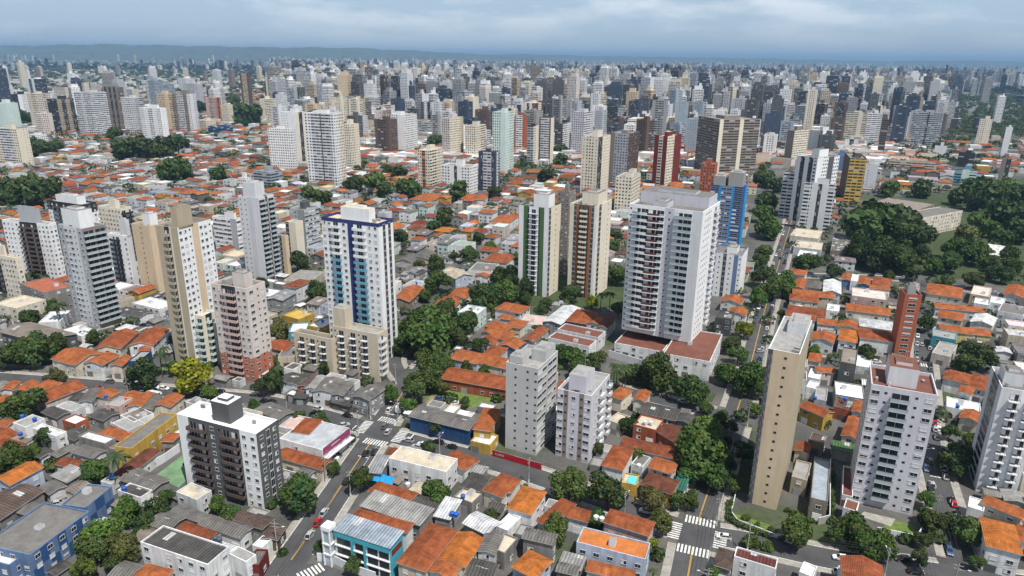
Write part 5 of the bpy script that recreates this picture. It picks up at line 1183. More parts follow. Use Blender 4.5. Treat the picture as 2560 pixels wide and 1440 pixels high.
# ================================================================== MID-DISTANCE TOWERS (region xl xc xr ytop ybase angle | left | right | look)
MDT = '''X -60 120 205 725 1010 70|1wC 2gCS 1wC|1pC 1xC|cream tower with pale balcony rows
X -40 40 130 530 740 70|1xM 1pM|2xM|pale mint slab tower
X 180 260 348 770 840 70|2hW 1pE|1wW|low white block with a green panel
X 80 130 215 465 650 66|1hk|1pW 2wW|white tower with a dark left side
X 195 260 370 460 740 66|1wC 1bCN|2wp 1bpN 1wp|cream and pinkish tower with brown balcony columns
X 255 300 385 610 800 66|1wp|2wp 1xp|short pink-grey tower
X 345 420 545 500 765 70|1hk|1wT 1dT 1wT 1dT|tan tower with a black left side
X 545 660 790 450 785 70|2bGS 1wS 2bGS|2gGS 1bSG|grey tower with long white balcony rows
X 755 870 915 410 750 70|1pn 1dn 1pn 1dn 1pn 1dn 1pn|1bnn|grey-brown tower with vertical slots
X 895 1000 1060 490 770 70|1wS 1bSW 1wS|1wG 1hG|pale grey tower with white balconies
X 1035 1190 1235 567 850 68|1wW 1xW 1bWk 1xW 1wW|1pW 1xW 1pW 1xW|bright white tower with one dark balcony column
X 1160 1250 1300 460 750 70|2wB 1pB|1bBk|beige tower with dark right balconies
X 1280 1385 1455 460 755 70|1wn 2bnS 1wn|1wS 1pS 1wS|brown-grey tower with white right face
X 1080 1150 1190 375 620 66|1bWk 1wW|1wW|white tower with dark balcony rows
X 1360 1470 1505 385 535 66|1wL 2bLS 1wL|1wL|lavender grey slab tower
X 1525 1600 1640 490 670 68|1ps 1bsk 1ws|1pP 1dP 1pP|salmon pink tower
X 1640 1690 1730 540 690 68|1wC|1wC|short cream tower
X 1783 1845 1862 310 570 68|1pN 3bNB 1pN|1pN|brown slab tower with beige bands
X 1930 1965 2055 500 690 68|1pC|2bCk 1wC|cream tower with dark balcony recesses
X 2105 2190 2218 390 590 68|.5pr 3bWS .5pr|1pr|white balcony tower with brick-red edges
X 2240 2290 2340 400 530 68|1wL|1wS|lavender grey tower with a paler right face
X 2365 2430 2500 475 610 68|1dg 1pW 1dg|1pW 1dW 1pW|white tower with dark vertical stripes
X 2220 2330 2390 545 610 68|1hn|1hn|low grey-brown block
X 1560 1620 1668 420 600 68|1bGS|1bGS|grey tower with strong balcony lines
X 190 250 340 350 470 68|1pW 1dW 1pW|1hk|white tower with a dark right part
X 175 200 220 290 400 68|1wW|1wW|narrow white tower
X 395 480 560 410 500 68|2bCk|1wC|cream mid-rise
X 575 620 660 375 480 68|1bCk|1wC|cream mid-rise with balconies
X 670 710 745 385 480 68|1wp|1bpk|pinkish cream mid-rise
X 890 980 1030 425 520 68|1hS|1wC|pale cream block
X 0 50 92 400 600 68|1hW|1wW|white stepped tower
X 1320 1380 1450 345 450 68|1wW|1wS|white mid-rise
X 1565 1610 1640 330 420 68|1gSM|1wS|pale grey glass-balconied tower
X 725 770 792 255 325 68|1pC|1pC|cream tower beside the airfield
X 1990 2172 2198 725 1050 76|4wW|1wW|white tower dotted with dark windows
X 2085 2195 2272 600 1010 70|1xW 1pW|1pC 1dC 1pC|tall white tower with a dark window slot
X 2260 2480 2552 610 1165 70|1wW 1wW 3gkS .3pk 3gkS 1wW|1wW 1wC|very tall white tower with a dark central balcony stack
X 1885 2010 2100 1045 1140 66|1hf|1hf|blue-grey office building
X 1770 1830 1868 1090 1165 66|1wW|1wW|small white block
X 1545 1640 1730 705 775 66|1hV|1hV|blue low building
X 1450 1530 1605 660 740 66|1wC|1wC|cream low block
X 2330 2400 2450 410 520 66|1wS|1wS|grey-white mid-rise
Y 0 70 140 690 1025 68|1wC|1wC 1xC|cream tower with an olive top
Y 70 170 205 625 790 68|2wS|1wS|grey-white tower
Y 330 480 572 620 910 68|2WW 1pW|2WW 1wW|wide white tower with long window rows
Y 262 320 380 585 905 68|1xp 1wp|1wn|pinkish grey tower
Y 388 490 590 415 620 68|1hC|1wC 1pC|broad cream tower
Y 215 255 285 400 540 68|1bCk|1wC|slim cream tower
Y 600 720 750 525 745 68|1pg 1wW 1dg 1wW 1pg|1dg|white tower with charcoal stripes
Y 760 850 915 430 640 68|2gGS 1pS|2wC|grey glass tower with a cream side
Y 755 815 918 640 960 68|2wp|3wC .6pT|cream tower with a pink-grey left face
Y 915 1000 1060 570 720 68|1pW 1dW 1pW|1hg|white tower with dark bands
Y 930 1010 1085 700 960 68|2wC|1wC 1bCk|cream window-dotted tower
Y 968 1040 1090 810 950 68|2hg|1hg|charcoal block
Y 1135 1230 1297 600 1070 68|1wM 1wM 1pM|1xM 1wM|tall mint green tower
Y 1300 1375 1395 620 910 68|.4pr 2bWk .6pr|1pr|white balcony tower framed in brick red
Y 1395 1440 1480 700 1000 68|1bGk|1wC 1pC|narrow grey and cream tower
Y 1485 1570 1595 640 980 68|.3pN 2gSS .3pN|1pC|white balcony tower with brown edges
Y 1600 1660 1722 680 920 68|1bgk|1bWk 1wW|dark-fronted tower with white right face
Y 1725 1820 1890 600 950 68|4wL|2bGS 1wL|lavender grey tower with balcony corner
Y 1670 1740 1770 540 640 68|1hG|1hG|grey office tower
Y 1370 1450 1500 530 800 68|1pC 1dC 1pC 1dC|1pR 1wC|cream tower with dark slots
Y 1803 1925 2015 785 1230 66|1xC 2wC 1xC|1dC 2xC|tall cream tower with a recessed dark slot
Y 2015 2150 2232 755 1135 66|1pn 3wG|3wN|grey tower with a brown right face
Y 2345 2440 2545 775 1165 64|1pR 1bCk 1pR|1wC 1pR|dark red and cream tower
Y 2095 2190 2240 1080 1320 66|2wC|1wC|slim cream ten-storey block
Y 575 665 765 885 1190 66|1wC .8hO 1wC|1bCk 1wC|cream tower with an orange-brown window column
Y 755 965 1025 1005 1210 66|2wW 1pW .7dW 1pW 2wW|2wW|white classical-style office block with a dark central window
Y 1030 1160 1185 895 1190 66|.6pQ .5dg 2bLk .5dg .6pQ|.5pQ 1wS .5pQ|dark blue and grey striped tower
Y 1900 1960 1990 380 560 68|2wS|1wS|pale tower
Y 1722 1800 1850 420 560 68|1pW 1dW 1pW 1dW|1wW|white tower with thin slots
Y 2190 2250 2300 455 610 68|2wC|1pP|cream tower with a red side
Y 2290 2350 2395 490 640 68|2hG|1hG|grey banded tower
Y 2025 2080 2120 440 560 68|1bWk|1wW|white balcony tower
Y 950 995 1020 330 500 68|1dB 2pB|1bBk|tall tan tower
Y 1118 1180 1225 495 620 68|1xG|1xG|grey tower under scaffolding
Y 1180 1260 1300 440 540 68|1dC 1pC 1dC 1pC|1pC|cream slotted tower
Y 1990 2070 2135 560 760 68|1hg|1bgG|charcoal balcony tower
Y 1900 1950 1995 560 760 68|1pW 1dW|1pN|white tower with a brown side
Y 2140 2400 2440 660 880 66|1hW 1pW|1pW|large white commercial building with parking decks
Y 2430 2520 2565 640 860 66|1wC|1wC|beige block beside the commercial building
Y 1440 1500 1560 460 580 68|1hW|1wW|white stepped block
Y 1260 1330 1400 590 700 68|1hn|1hn|grey-brown broad block
Z 140 300 600 650 1080 66|1hn|.7pC 3hn .7pC 3hn|broad brown-grey slab with white floor lines
Z 300 440 510 755 1050 66|2wp 1xp|1wp 1bpk|cream-pink tower with a stepped top
Z 160 262 282 985 1230 66|3wr|1pr|dark red block with white windows
Z 45 110 145 680 800 66|1pW 1dW|1pW|white building with a dark arch
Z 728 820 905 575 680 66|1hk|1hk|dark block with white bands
Z 920 1035 1055 515 680 66|1xG 1wG|1wG|grey slab tower
Z 1050 1090 1112 540 680 66|1wi|1wi|narrow sand tower
Z 1145 1250 1285 600 790 66|1bxk|1bxk|brown-red tower
Z 1240 1395 1425 600 830 66|3hC 1pC 1hC|1pC|cream tower with long window bands
Z 1400 1510 1570 605 850 66|1hW|1hW|white tower with thin window bands
Z 1510 1560 1720 650 915 66|1hN|1pN .5pC .5dN .5pC .5dN .5pC 1hN|brown tower with cream vertical fins
Z 1755 1960 2010 600 860 66|3gKG .5dk 3gKG|1hG|large dark grey balcony tower
Z 2235 2330 2395 650 870 66|1wC 1xC|2wC|beige tower at the park side
Z 2430 2480 2600 710 930 60|1pW|2hW 1pW|white tower with dark window bands
Z 1825 1870 1900 520 590 66|1wC|1wC|short beige tower
Z 2000 2060 2115 520 650 66|1hL|1bWk|white and lavender tower before the park
Z 1650 1710 1752 445 560 66|1bCk|1wC|cream balcony tower
Z 1560 1640 1700 510 600 66|1hf|1hf|blue-grey glass block
Z 1385 1450 1525 465 600 66|1hW|1pW 1hW|white banded tower pair
Z 1265 1310 1350 465 560 66|1hg|1hg|charcoal block
Z 1095 1180 1260 435 590 66|1wS|1pC 1wC|beige and white broad tower
Z 925 975 1020 430 520 66|1wW|1wW|white tower
Z 592 640 655 365 520 66|1bWk|1wW|white balcony tower
Z 655 740 775 355 520 66|1hx|1hn|brown-red tower
Z 510 545 575 450 620 66|1pW 1dW|1wW|slim white tower
Z 570 690 760 520 660 66|1wG 1wS|1hG|grey broad block
Z 320 440 510 535 640 66|1wN|1wN|brown chequered block
Z 90 170 228 475 620 66|1hg|1bgr|charcoal tower with reddish side
Z 800 855 965 735 1000 66|1pn 1xn|2WC 1WC|cream tower with a grey-brown left side
Z 965 1040 1165 735 920 66|1pS 1xS|1dk 1pW 1dk 1pW 1dk|white tower with black vertical bars
P 1993 2045 2100 395 560 64|1pW 1dg 1pW 1dg 1wW|1pW 1wW 1pg 1wW|tall white tower with charcoal stripes
P 1960 1990 2000 430 545 64|1bSn|1bSn|grey-white balcony tower
P 2012 2092 2110 463 580 66|1bYS .8pS .5dg .8pS 1bYS|1pS|yellow and grey-white tower with a dark centre slot
P 2112 2126 2168 395 508 -18|1pN|1bYk|yellow-ochre slab tower with a brown side
Z 1370 1480 1555 985 1170 64|1xS 1pS|1pv|grey-white box building with a blue side
Z 1130 1240 1260 920 1080 64|1pv|1pv|blue-sided block
Z 2050 2215 2340 1030 1140 60|1hu 1pM 1hM|1pl|light blue mid-rise
Z 1560 1900 1990 970 1050 66|1hi|1wi|long cream school building
Z 2080 2200 2290 900 1010 66|1hk|1hU|dark blue glass building
Z 2400 2470 2600 945 1150 60|1pn 1dC|1dC 1pC 1dC 1pC 1dC|beige tower with dark vertical slots
Z 1900 1990 2035 850 930 66|1pS|1pS|blank white box building
Z 1230 1330 1400 800 890 66|1pS 1dS 1pS|1hW|low white block with dark slots
Z 0 40 55 600 850 66|1wi|1wi|beige tower edge
P 1540 1580 1602 445 545 66|2wC|1wC|slim cream block behind the curved-balcony tower
P 2262 2300 2340 690 700 66|1pc|1pc|low grey wall block'''
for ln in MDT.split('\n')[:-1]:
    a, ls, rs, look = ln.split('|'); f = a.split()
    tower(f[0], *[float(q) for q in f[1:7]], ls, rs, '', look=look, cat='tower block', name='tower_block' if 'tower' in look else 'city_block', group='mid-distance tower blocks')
lmk('mint green tower', G(*RP('Y', 1230, 1070))); lmk('very tall white tower', G(*RP('X', 2480, 1165))); lmk('dark red and cream tower', G(*RP('Y', 2440, 1165)))
lmk('broad brown-grey slab', G(*RP('Z', 300, 1080))); lmk('yellow-ochre slab', G(2126, 508)); lmk('bright white tower', G(*RP('X', 1190, 850))); lmk('brown slab tower', G(*RP('X', 1845, 570))); lmk('light blue mid-rise', G(*RP('Z', 2215, 1140)))
lmk('dark grey balcony tower', G(*RP('Z', 1960, 860))); lmk('salmon pink tower', G(*RP('X', 1600, 670)))
# ================================================================== INFILL HOUSES
NOH = [[(2115, 520), (2600, 460), (2600, 780), (2330, 720), (2240, 720), (2100, 660)], [(1880, 420), (1990, 420), (1960, 680), (1860, 680)], [(1480, 760), (1830, 740), (1860, 1080), (1480, 1000)], [(1820, 1040), (2420, 1040), (2420, 1440), (1760, 1440)], [(860, 1000), (1060, 900), (1130, 780), (1010, 830), (930, 1000)]]
def inpoly(x, y, P):
    c = False; j = len(P) - 1
    for i in range(len(P)):
        if (P[i][1] > y) != (P[j][1] > y) and x < (P[j][0] - P[i][0]) * (y - P[i][1]) / (P[j][1] - P[i][1]) + P[i][0]: c = not c
        j = i
    return c
rnd = random.Random(11)
def hcol():
    r = rnd.random()
    if r < .46: rf, rc = rnd.choice('hgggh'), rnd.choice('oooqqqqwwwxz')
    elif r < .78: rf, rc = 'f', rnd.choice('hhSWWcDi')
    else: rf, rc = rnd.choice('ddcs'), rnd.choice('cchjSnD')
    return rf, rc, rnd.choice('WWWWSSSSSCChhDiipchplYM')
U = dirv(-22); V = dirv(68); cand = []; side = []
for zone, (t0, t1, lw, ld, sgap) in enumerate(((120, 640, 9.5, 14, 8), (640, 1500, 12, 16, 11), (1500, 2900, 17, 20, 14))):
    per = ld * 2 + sgap + 3
    for it in range(int(t0 // per), int(t1 // per) + 1):
        tt = it * per
        for side_ in (0, 1):
            s = -1400.0 if zone < 2 else -1900
            while s < 1700:
                w = lw * rnd.uniform(.75, 1.35)
                if int(s // 95) != int((s + w) // 95): s += sgap; continue
                o = U * s + V * (tt + (sgap / 2 if side_ == 0 else sgap / 2 + ld + 1.5)); c = o + U * w / 2 + V * ld / 2
                s += w + (0.3 if rnd.random() < .7 else 2.5)
                if c[1] < 60: continue
                x, y = PX(c)
                if not (-420 < x < 2980 and y < 1900): continue
                cand.append((np.hypot(c[0], c[1]), o, w, ld, c, x, y, zone))
cand.sort(key=lambda q: q[0])
nind = NH; SW, SR = MB(), MB(); ns = 0; TREEPT = []
for (d, o, w, ld, c, x, y, zone) in cand:
    if any(inpoly(x, y, P) for P in NOH): 
        continue
    dp = ld * rnd.uniform(.62, 1.0); off_ = rnd.uniform(0, ld - dp)
    o = o + V * off_
    pts = [o + U * w * i / 2 + V * dp * j / 2 for i in range(3) for j in range(3)]
    if any(occ(q) for q in pts):
        if d < 900 and not occ(c) and rnd.random() < .7: TREEPT.append((c, rnd.uniform(2.2, 4.2)))
        continue
    # greener, sparser districts farther out
    if zone == 2 and (x > 760 or rnd.random() < .45): continue
    if zone == 1 and x > 820 and y < 400:
        if rnd.random() < .5: continue
        if rnd.random() < .3: TREEPT.append((c, rnd.uniform(4, 7))); continue
    if zone >= 1 and rnd.random() < .25: TREEPT.append((c, rnd.uniform(3.5, 6.5))); continue
    if zone == 0 and rnd.random() < .13: TREEPT.append((c, rnd.uniform(2.5, 5))); continue
    H = rnd.choice((3.4, 5.8, 5.8, 6.2, 6.4, 8.5) if zone == 0 else (4, 6, 6.3, 7, 9)); rf, rc, wc = hcol()
    vcol = tuple(q * rnd.uniform(.82, 1.15) for q in CO[rc])
    if nind < 300 and -60 < x < 2620 and y < 1470:
        random.seed(int(d * 100)); hr, hg = house_w(o, U, V, w, dp, H, rf, rc, wc, wins=d < 420, occm=0); nind += 1
        if ld - dp > 2.5:
            ab = MB(); aw = w * rnd.uniform(.5, .95); ad = ld - dp - .2; back = off_ < (ld - dp) / 2
            house_geo(ab, ab, (o + V * (dp + .02) if back else o - V * (ad + .02)) - hg[7], U, V, aw, min(ad, off_ - .1 if not back else ad) if not back and off_ > 1 else ad, rnd.uniform(2.6, 3.4), rnd.choice('sdf'), CO[rnd.choice('cjhDSn')], CO[rnd.choice('WSDh')], 0, .2, 0, 1, 2, 3) if back else None
            if ab.f: ab.obj('annex', ['paint', 'tile', 'deck', 'corr'], hr)
        if rf in 'fcd' and rnd.random() < .35: tank(None, 0, 0, H + (.1 if rf != 'd' else .9), rnd.choice((BL, BL, WT, (.1, .1, .1))), .7, o + U * w * rnd.uniform(.2, .8) + V * dp * rnd.uniform(.35, .65))
    else:
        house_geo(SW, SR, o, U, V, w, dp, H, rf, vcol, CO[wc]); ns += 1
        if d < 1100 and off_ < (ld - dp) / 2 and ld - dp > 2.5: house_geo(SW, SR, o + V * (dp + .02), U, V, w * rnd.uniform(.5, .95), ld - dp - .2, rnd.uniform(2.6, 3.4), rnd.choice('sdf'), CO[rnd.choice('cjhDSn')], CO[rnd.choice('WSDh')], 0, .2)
        if d < 900:
            for k in range(2):
                z = 1.0 + k * 2.9
                if z + 1.2 < H:
                    for i in range(max(1, int(w / 4))):
                        q = o + U * (w * (i + .5) / max(1, int(w / 4))); SW.face([(*(q - U * .7 - V * .03), z), (*(q + U * .7 - V * .03), z), (*(q + U * .7 - V * .03), z + 1.2), (*(q - U * .7 - V * .03), z + 1.2)], 1)
# yard sheds and lean-tos that fill the back yards of the near blocks
ny = 0; U2, V2 = dirv(-22), dirv(68)
for k in range(5200):
    x = rnd.uniform(-20, 2580); y = 660 + 800 * rnd.random() ** .7; c = G(x, y)
    if any(inpoly(x, y, P) for P in NOH) or ny >= 295: continue
    w, dp = rnd.uniform(3, 7.5), rnd.uniform(3, 6.5); o = c - U2 * w / 2 - V2 * dp / 2
    if any(occ(o + U2 * w * i / 2 + V2 * dp * j / 2) for i in range(3) for j in range(3)): continue
    random.seed(k); house_w(o, U2, V2, w, dp, rnd.uniform(2.6, 4.2), rnd.choice('sdfffdg'), rnd.choice('cchjDSnhW'), rnd.choice('WSDhCD'), wins=False, occm=.1, name='yard_shed', cat='shed', group='yard sheds and lean-tos'); ny += 1
nb = 0
for k in range(1500):
    x = rnd.uniform(0, 2560); y = 640 + 790 * rnd.random() ** .7; c = G(x, y)
    if occ(c) or nb >= 90 or inroad(c, -1, 2.6): continue
    tree_w(c, rnd.uniform(.8, 1.7), 'b'); occ_poly([c + np.array(q) for q in ((-2, -2), (2, -2), (2, 2), (-2, 2))], 0); nb += 1
sh = SW.obj('distant_house', ['hpaint', 'glass']); sh['kind'] = 'stuff'; sh['label'] = 'carpet of small tiled houses between the towers'; sh['category'] = 'houses'
ro = SR.obj('roof', ['tile', 'deck', 'corr'], sh)
# ================================================================== FAR CITY
FB = MB(); rn = random.Random(3); near = []
FC = [CO[k] for k in 'WWWWSSSSCCiLGGhKKKQQQBpnNgggff']
FC2 = [CO[k] for k in 'SCLLGGGKKQQgfnpWWWC']
def dens(x, y):
    if y < 150: return .5 if x > 300 else .2
    if x < 680 and y > 180: return .012
    if x < 680 and y > 150: return .12 if x > 430 else .03
    if x > 1950 and 212 < y < 262: return .04
    if x > 2360 and y > 240: return .006
    if x > 2000 and y < 205: return .75
    return 1.0
pts = []
for k in range(26000):
    y = 146 + 190 * rn.random() ** 1.5; x = rn.uniform(-60, 2620); y += (x - 1280) * .0125
    if rn.random() > dens(x, y): continue
    g = G(x, y)
    if y > 300 and x < 700: continue
    pts.append((g, x, y))
for k in range(260):
    x = rn.uniform(760, 2560); y = rn.uniform(312, 395) + (x - 1280) * .0125
    if (x > 2330 and y > 330) or (2080 < x and y > 372): continue
    pts.append((G(x, y), x, y))
pts.sort(key=lambda q: q[0][1]); cells = {}; sel = []
for (g, x, y) in pts:
    if occ(g) or (g[1] < 1500 and any(occ(g + np.array(q)) for q in ((-14, 8), (14, 8), (0, 20), (-14, -4), (14, -4)))): continue
    m = 25 if g[1] < 2500 else 33; c = (int(g[0] // m), int(g[1] // m))
    if c in cells: continue
    cells[c] = 1; sel.append((g, x, y))
ntw = NT
for i, (g, x, y) in enumerate(sel):
    d = g[1]; low = rn.random() < .22; Hm = 70 if d > 1400 else 44; H = rn.uniform(12, 24) if low else min(105, max(26, rn.gauss(Hm if d < 3000 else 54, 15))); th = rn.choice((66, 66, 66, 60, 74, 45)); v = dirv(th); u = -dirv(th + 90); w1, w2 = rn.uniform(12, 23), rn.uniform(11, 21)
    if low: w1 *= 1.4; w2 *= 1.3
    col = rn.choice(FC if d < 2800 else FC2); k1, k2 = rn.choice('wwWhbbxd'), rn.choice('wwWhbx')
    if d < 2400 and ntw < 300 and not low and 0 < x < 2560:
        cn = [k for k in 'WSCiLGhKBpnNglfQ' if CO[k] == col][0]; st = '1p%s 3%s%s 1p%s' % (cn, k1, cn, cn)
        xt, yt = PX(g, H); ntw += 1
        xl, xr = PX(g - u * w1, H)[0], PX(g + v * w2, H)[0]
        tower('P', xl, xt, xr, yt, y, th, st, '1p%s 2%s%s' % (cn, k2, cn), 'H=%.1f wl=%.1f wr=%.1f' % (H, w1, w2), look='%s tower block%s' % (CN[cn], ' with banded balconies' if k1 in 'bh' else ' with dark slots' if k1 == 'd' else ''), name='tower_block', group='far tower blocks'); continue
    L_, N_, R_, F_ = g - u * w1, g, g + v * w2, g - u * w1 + v * w2; q = (L_, N_, R_, F_)
    for j in range(4):
        s_ = STY[k1 if j == 0 else k2]; A_, B_ = q[j], q[(j + 1) % 4]; nn = max(1, round((w1 if j % 2 == 0 else w2) / (s_[0] * 10))); s_ = ((w1 if j % 2 == 0 else w2) / nn / 10, s_[1], s_[2]); FB.wall(A_, B_, 0, H, 1, col, s_)
    FB.face([(*p_, H) for p_ in q], 0, rn.choice((CO['h'], CO['c'], CO['S'])))
    if not low:
        ce = (L_ + R_) / 2; ph = rn.uniform(2, 7); sc_ = rn.uniform(.3, .85); FB.prism([ce + (p_ - ce) * sc_ for p_ in q], H, H + ph, 0, col, CO['c'])
        if rn.random() < .5: ce = ce + (q[rn.randrange(4)] - ce) * .3; FB.prism([ce + (p_ - (L_ + R_) / 2) * .22 for p_ in q], H, H + ph + rn.uniform(1, 5), 0, col, CO['c'])
fo = FB.obj('distant_city', ['paint', 'facade']); fo['kind'] = 'stuff'; fo['label'] = 'dense skyline of far tower blocks fading towards the horizon'; fo['category'] = 'skyline'
# low-rise filler between the far towers
LB = MB()
for k in range(7000):
    y = 148 + 260 * rn.random() ** 1.3; x = rn.uniform(-60, 2620); y += (x - 1280) * .0125
    if x > 2300 and 225 < y < 420 or x < 650 and y > 250: continue
    g = G(x, y)
    if occ(g) or g[1] < 900: continue
    w, dd, H = rn.uniform(9, 26), rn.uniform(9, 22), rn.uniform(4, 11); u = dirv(-24 + rn.choice((0, 0, 15, -20))); v = np.array([-u[1], u[0]]); wc = rn.choice((CO['W'], CO['S'], CO['C'], CO['h'], CO['p'])); rc = rn.choice((CO['o'], CO['w'], CO['h'], CO['S'], CO['c'], CO['W'], CO['D']))
    LB.prism([g, g + u * w, g + u * w + v * dd, g + v * dd], 0, H, 0, wc, rc)
lo_ = LB.obj('low_rise_district', ['paint']); lo_['kind'] = 'stuff'; lo_['label'] = 'far low-rise roofs between the distant towers'; lo_['category'] = 'district'
# ================================================================== TREES between the houses, far woods
TREES += [(c, r, rn.choice('nnddnl')) for (c, r) in TREEPT]
TREES.sort(key=lambda q: -q[1] / math.hypot(q[0][0], q[0][1], 110))
for (c, r, k) in TREES[:298]: tree_w(c, r, k, far=c[1] > 480)
rs = np.random.RandomState(8); V = []; Fc = []
def blob(g, r, n, s):
    for _ in range(n):
        d = rs.randn(3); d[2] = abs(d[2]); d /= np.linalg.norm(d); c = np.array([g[0], g[1], r * .5]) + d * r * np.array([1, 1, .8]) * rs.uniform(.75, 1.05); nr = d + rs.randn(3) * .4; t = np.cross(nr, rs.randn(3)); t /= np.linalg.norm(t); b_ = np.cross(nr, t); b_ /= np.linalg.norm(b_); q = s * rs.uniform(.7, 1.3); j = len(V)
        V.extend((tuple(c - t * q), tuple(c - b_ * q), tuple(c + t * q), tuple(c + b_ * q))); Fc.append((j, j + 1, j + 2, j + 3))
for (c, r, k) in TREES[298:]: blob(c, r * 1.15, 60 if c[1] < 1000 else 40, .75 if c[1] < 600 else 1.1 if c[1] < 1000 else 1.6)
for (x0, x1, y0, y1, n, r0, r1) in ((2380, 2600, 232, 330, 420, 6, 11), (1960, 2600, 205, 245, 420, 7, 12), (2230, 2420, 330, 400, 60, 5, 8), (0, 640, 172, 205, 500, 8, 16), (0, 660, 205, 250, 260, 6, 10), (560, 860, 185, 260, 260, 6, 11), (640, 1300, 228, 250, 160, 6, 10), (0, 2560, 160, 300, 500, 5, 10), (0, 800, 250, 330, 130, 5, 8), (2100, 2600, 330, 420, 60, 4, 7), (700, 2100, 330, 430, 130, 4, 6)):
    for k in range(n):
        x = rs.uniform(x0, x1); y = rs.uniform(y0, y1) + (x - 1280) * .0125; g = G(x, y)
        if occ(g): continue
        dd = g[1]; blob(g, rs.uniform(r0, r1), 46 if dd < 2000 else 26, max(1.5, dd / 900))
me = bpy.data.meshes.new('woodland'); me.from_pydata(V, [], Fc); me.materials.append(MAT['leaf']); o = mkobj('woodland', me, color=(.03, .055, .02)); o['kind'] = 'stuff'; o['label'] = 'dark masses of far trees between the districts'; o['category'] = 'woodland'
# ================================================================== GROUND, HILLS, HAZE
b = MB(); b.face([(-30000, -300, 0), (30000, -300, 0), (30000, 45000, 0), (-30000, 45000, 0)], 0); o = b.obj('ground', ['ground']); o['kind'] = 'structure'
b = MB()
for D_, prof, dep in ((15000, [(-400, 124), (0, 115), (250, 110), (500, 115), (700, 119), (860, 119), (1100, 130), (1400, 150)], 2500), (13000, [(-400, 150), (0, 132), (180, 128), (420, 138), (620, 150)], 1500), (19000, [(900, 140), (1300, 135), (1500, 140), (1900, 146), (2200, 152), (2450, 151), (2560, 155), (3000, 158)], 3000)):
    xs = np.linspace(prof[0][0], prof[-1][0], 90); ys = np.interp(xs, *zip(*prof)); ph = rs.rand(6) * 6; rows = []
    for j, (dd, hf) in enumerate(((-dep, 0), (-dep * .6, .35), (-dep * .25, .75), (0, 1), (dep, .2))):
        row = []
        for x, y in zip(xs, ys):
            d = ray(x, y); t = D_ / d[1]; z = CH + d[2] * t; w_ = 1 + .06 * math.sin(x * .03 + ph[0]) + .05 * math.sin(x * .071 + ph[1]) + .08 * math.sin(x * .02 + j * 1.7); row.append((d[0] * t * (1 + dd / D_), D_ + dd, max(-1, z * hf * (w_ if hf < 1 else 1 + .04 * math.sin(x * .05 + ph[2]) + .03 * math.sin(x * .13)))))
        rows.append(row)
    for j in range(4):
        for i in range(89): b.face([rows[j][i], rows[j][i + 1], rows[j + 1][i + 1], rows[j + 1][i]], 0)
o = b.obj('hills', ['hill']); o['kind'] = 'structure'; hz_top = max(v_[2] for v_ in b.v) + 40
m = bpy.data.materials.new('haze_air'); m.use_nodes = True; t = m.node_tree; t.nodes.clear(); out = t.nodes.new('ShaderNodeOutputMaterial'); pv = t.nodes.new('ShaderNodeVolumePrincipled')
pv.inputs['Color'].default_value = (.38, .64, .97, 1); pv.inputs['Density'].default_value = HAZE_D; pv.inputs['Anisotropy'].default_value = .2; t.links.new(pv.outputs[0], out.inputs['Volume'])
b = MB(); b.box(-31000, 31000, -400, 46000, -3, hz_top); o = b.obj('haze', [m]); o['kind'] = 'stuff'
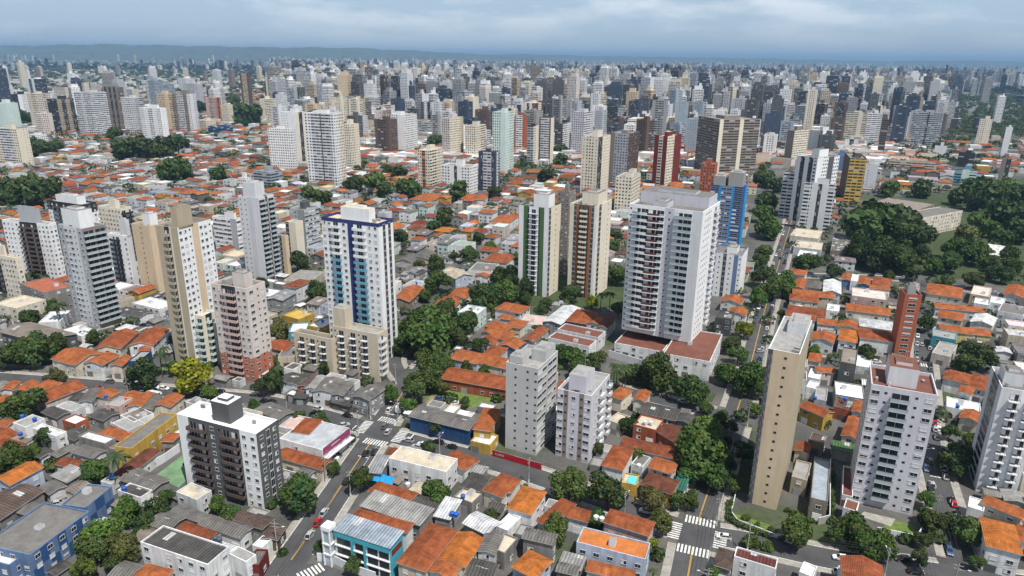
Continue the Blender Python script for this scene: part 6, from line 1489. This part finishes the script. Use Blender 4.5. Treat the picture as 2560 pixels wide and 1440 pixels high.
# broken cloud over the far districts (out of view above the haze, added to shade them as in the photograph)
m, t, bs = nmat('cloud_vapour'); bs.inputs['Base Color'].default_value = (.9, .9, .92, 1); bs.inputs['Roughness'].default_value = 1; tp = t.nodes.new('ShaderNodeBsdfTransparent'); ms = t.nodes.new('ShaderNodeMixShader'); ms.inputs[0].default_value = .7
t.links.new(tp.outputs[0], ms.inputs[1]); t.links.new(bs.outputs[0], ms.inputs[2]); t.links.new(ms.outputs[0], t.nodes['Material Output'].inputs[0])
for (cx, cy_, rx, ry) in ((300, 2900, 700, 300), (2400, 3700, 1100, 600), (-900, 4600, 1000, 450), (1300, 5200, 1600, 900), (3900, 5600, 1300, 800), (-3300, 6400, 1600, 900), (4300, 6200, 1500, 900)):
    b = MB(); n_ = 36; rg = []
    for (zz, f_) in ((0, .75), (60, 1.0), (170, .8), (260, .35)):
        rg.append([(cx + 600 + rx * f_ * (1 + .2 * math.sin(3 * a + cx) + .12 * math.sin(7 * a + cy_)) * math.cos(a), cy_ - 560 + ry * f_ * (1 + .2 * math.sin(4 * a + cy_)) * math.sin(a), 1150 + zz + 30 * math.sin(5 * a)) for a in np.linspace(0, 2 * math.pi, n_, endpoint=False)])
    for q in range(3):
        for k in range(n_): b.face([rg[q][k], rg[q][(k + 1) % n_], rg[q + 1][(k + 1) % n_], rg[q + 1][k]], 0)
    b.face(rg[-1], 0); b.face(rg[0][::-1], 0); o = b.obj('cloud', [m]); o['kind'] = 'structure'
# ================================================================== LABELS
def rel(p, q):
    x, y = PX(p); X, Y = PX(q); dx, dy = (x - X), (y - Y) * 1.6
    if abs(dx) > abs(dy): return 'right of' if dx > 0 else 'left of'
    return 'in front of' if dy > 0 else 'behind'
grp = {}
for (o, look, p) in LAB:
    x, y = PX(p); best = sorted(LMK, key=lambda k: math.hypot(PX(k[1])[0] - x, (PX(k[1])[1] - y) * 1.5) + (1e6 if np.hypot(*(k[1] - p)) < 15 and o['category'] != 'tree' and 'car' not in o['category'] else 0))[0]
    grp.setdefault((' '.join(look.split()), rel(p, best[1]), best[0]), []).append((x, y, o))
ORD = ['', 'second ', 'third ', 'fourth ', 'fifth ', 'sixth ', 'seventh ', 'eighth ', 'ninth ', 'tenth ', 'eleventh ', 'twelfth ']
for (look, r_, nick), L in grp.items():
    L.sort(key=lambda q: (-q[1], q[0])); n = len(L)
    for i, (x, y, o) in enumerate(L):
        if n == 1: s = f'{look} {r_} the {nick}'
        elif i == n - 1: s = f'{look} {r_} the {nick}, farthest one'
        else: s = f'{look} {r_} the {nick}, {ORD[i] if i < len(ORD) else str(i + 1) + "th "}nearest'
        o['label'] = s

for o in bpy.data.objects:
    if o.parent is None and len(str(o.get('label', '')).split()) > 16: print('LONG', o.name, o['label'])
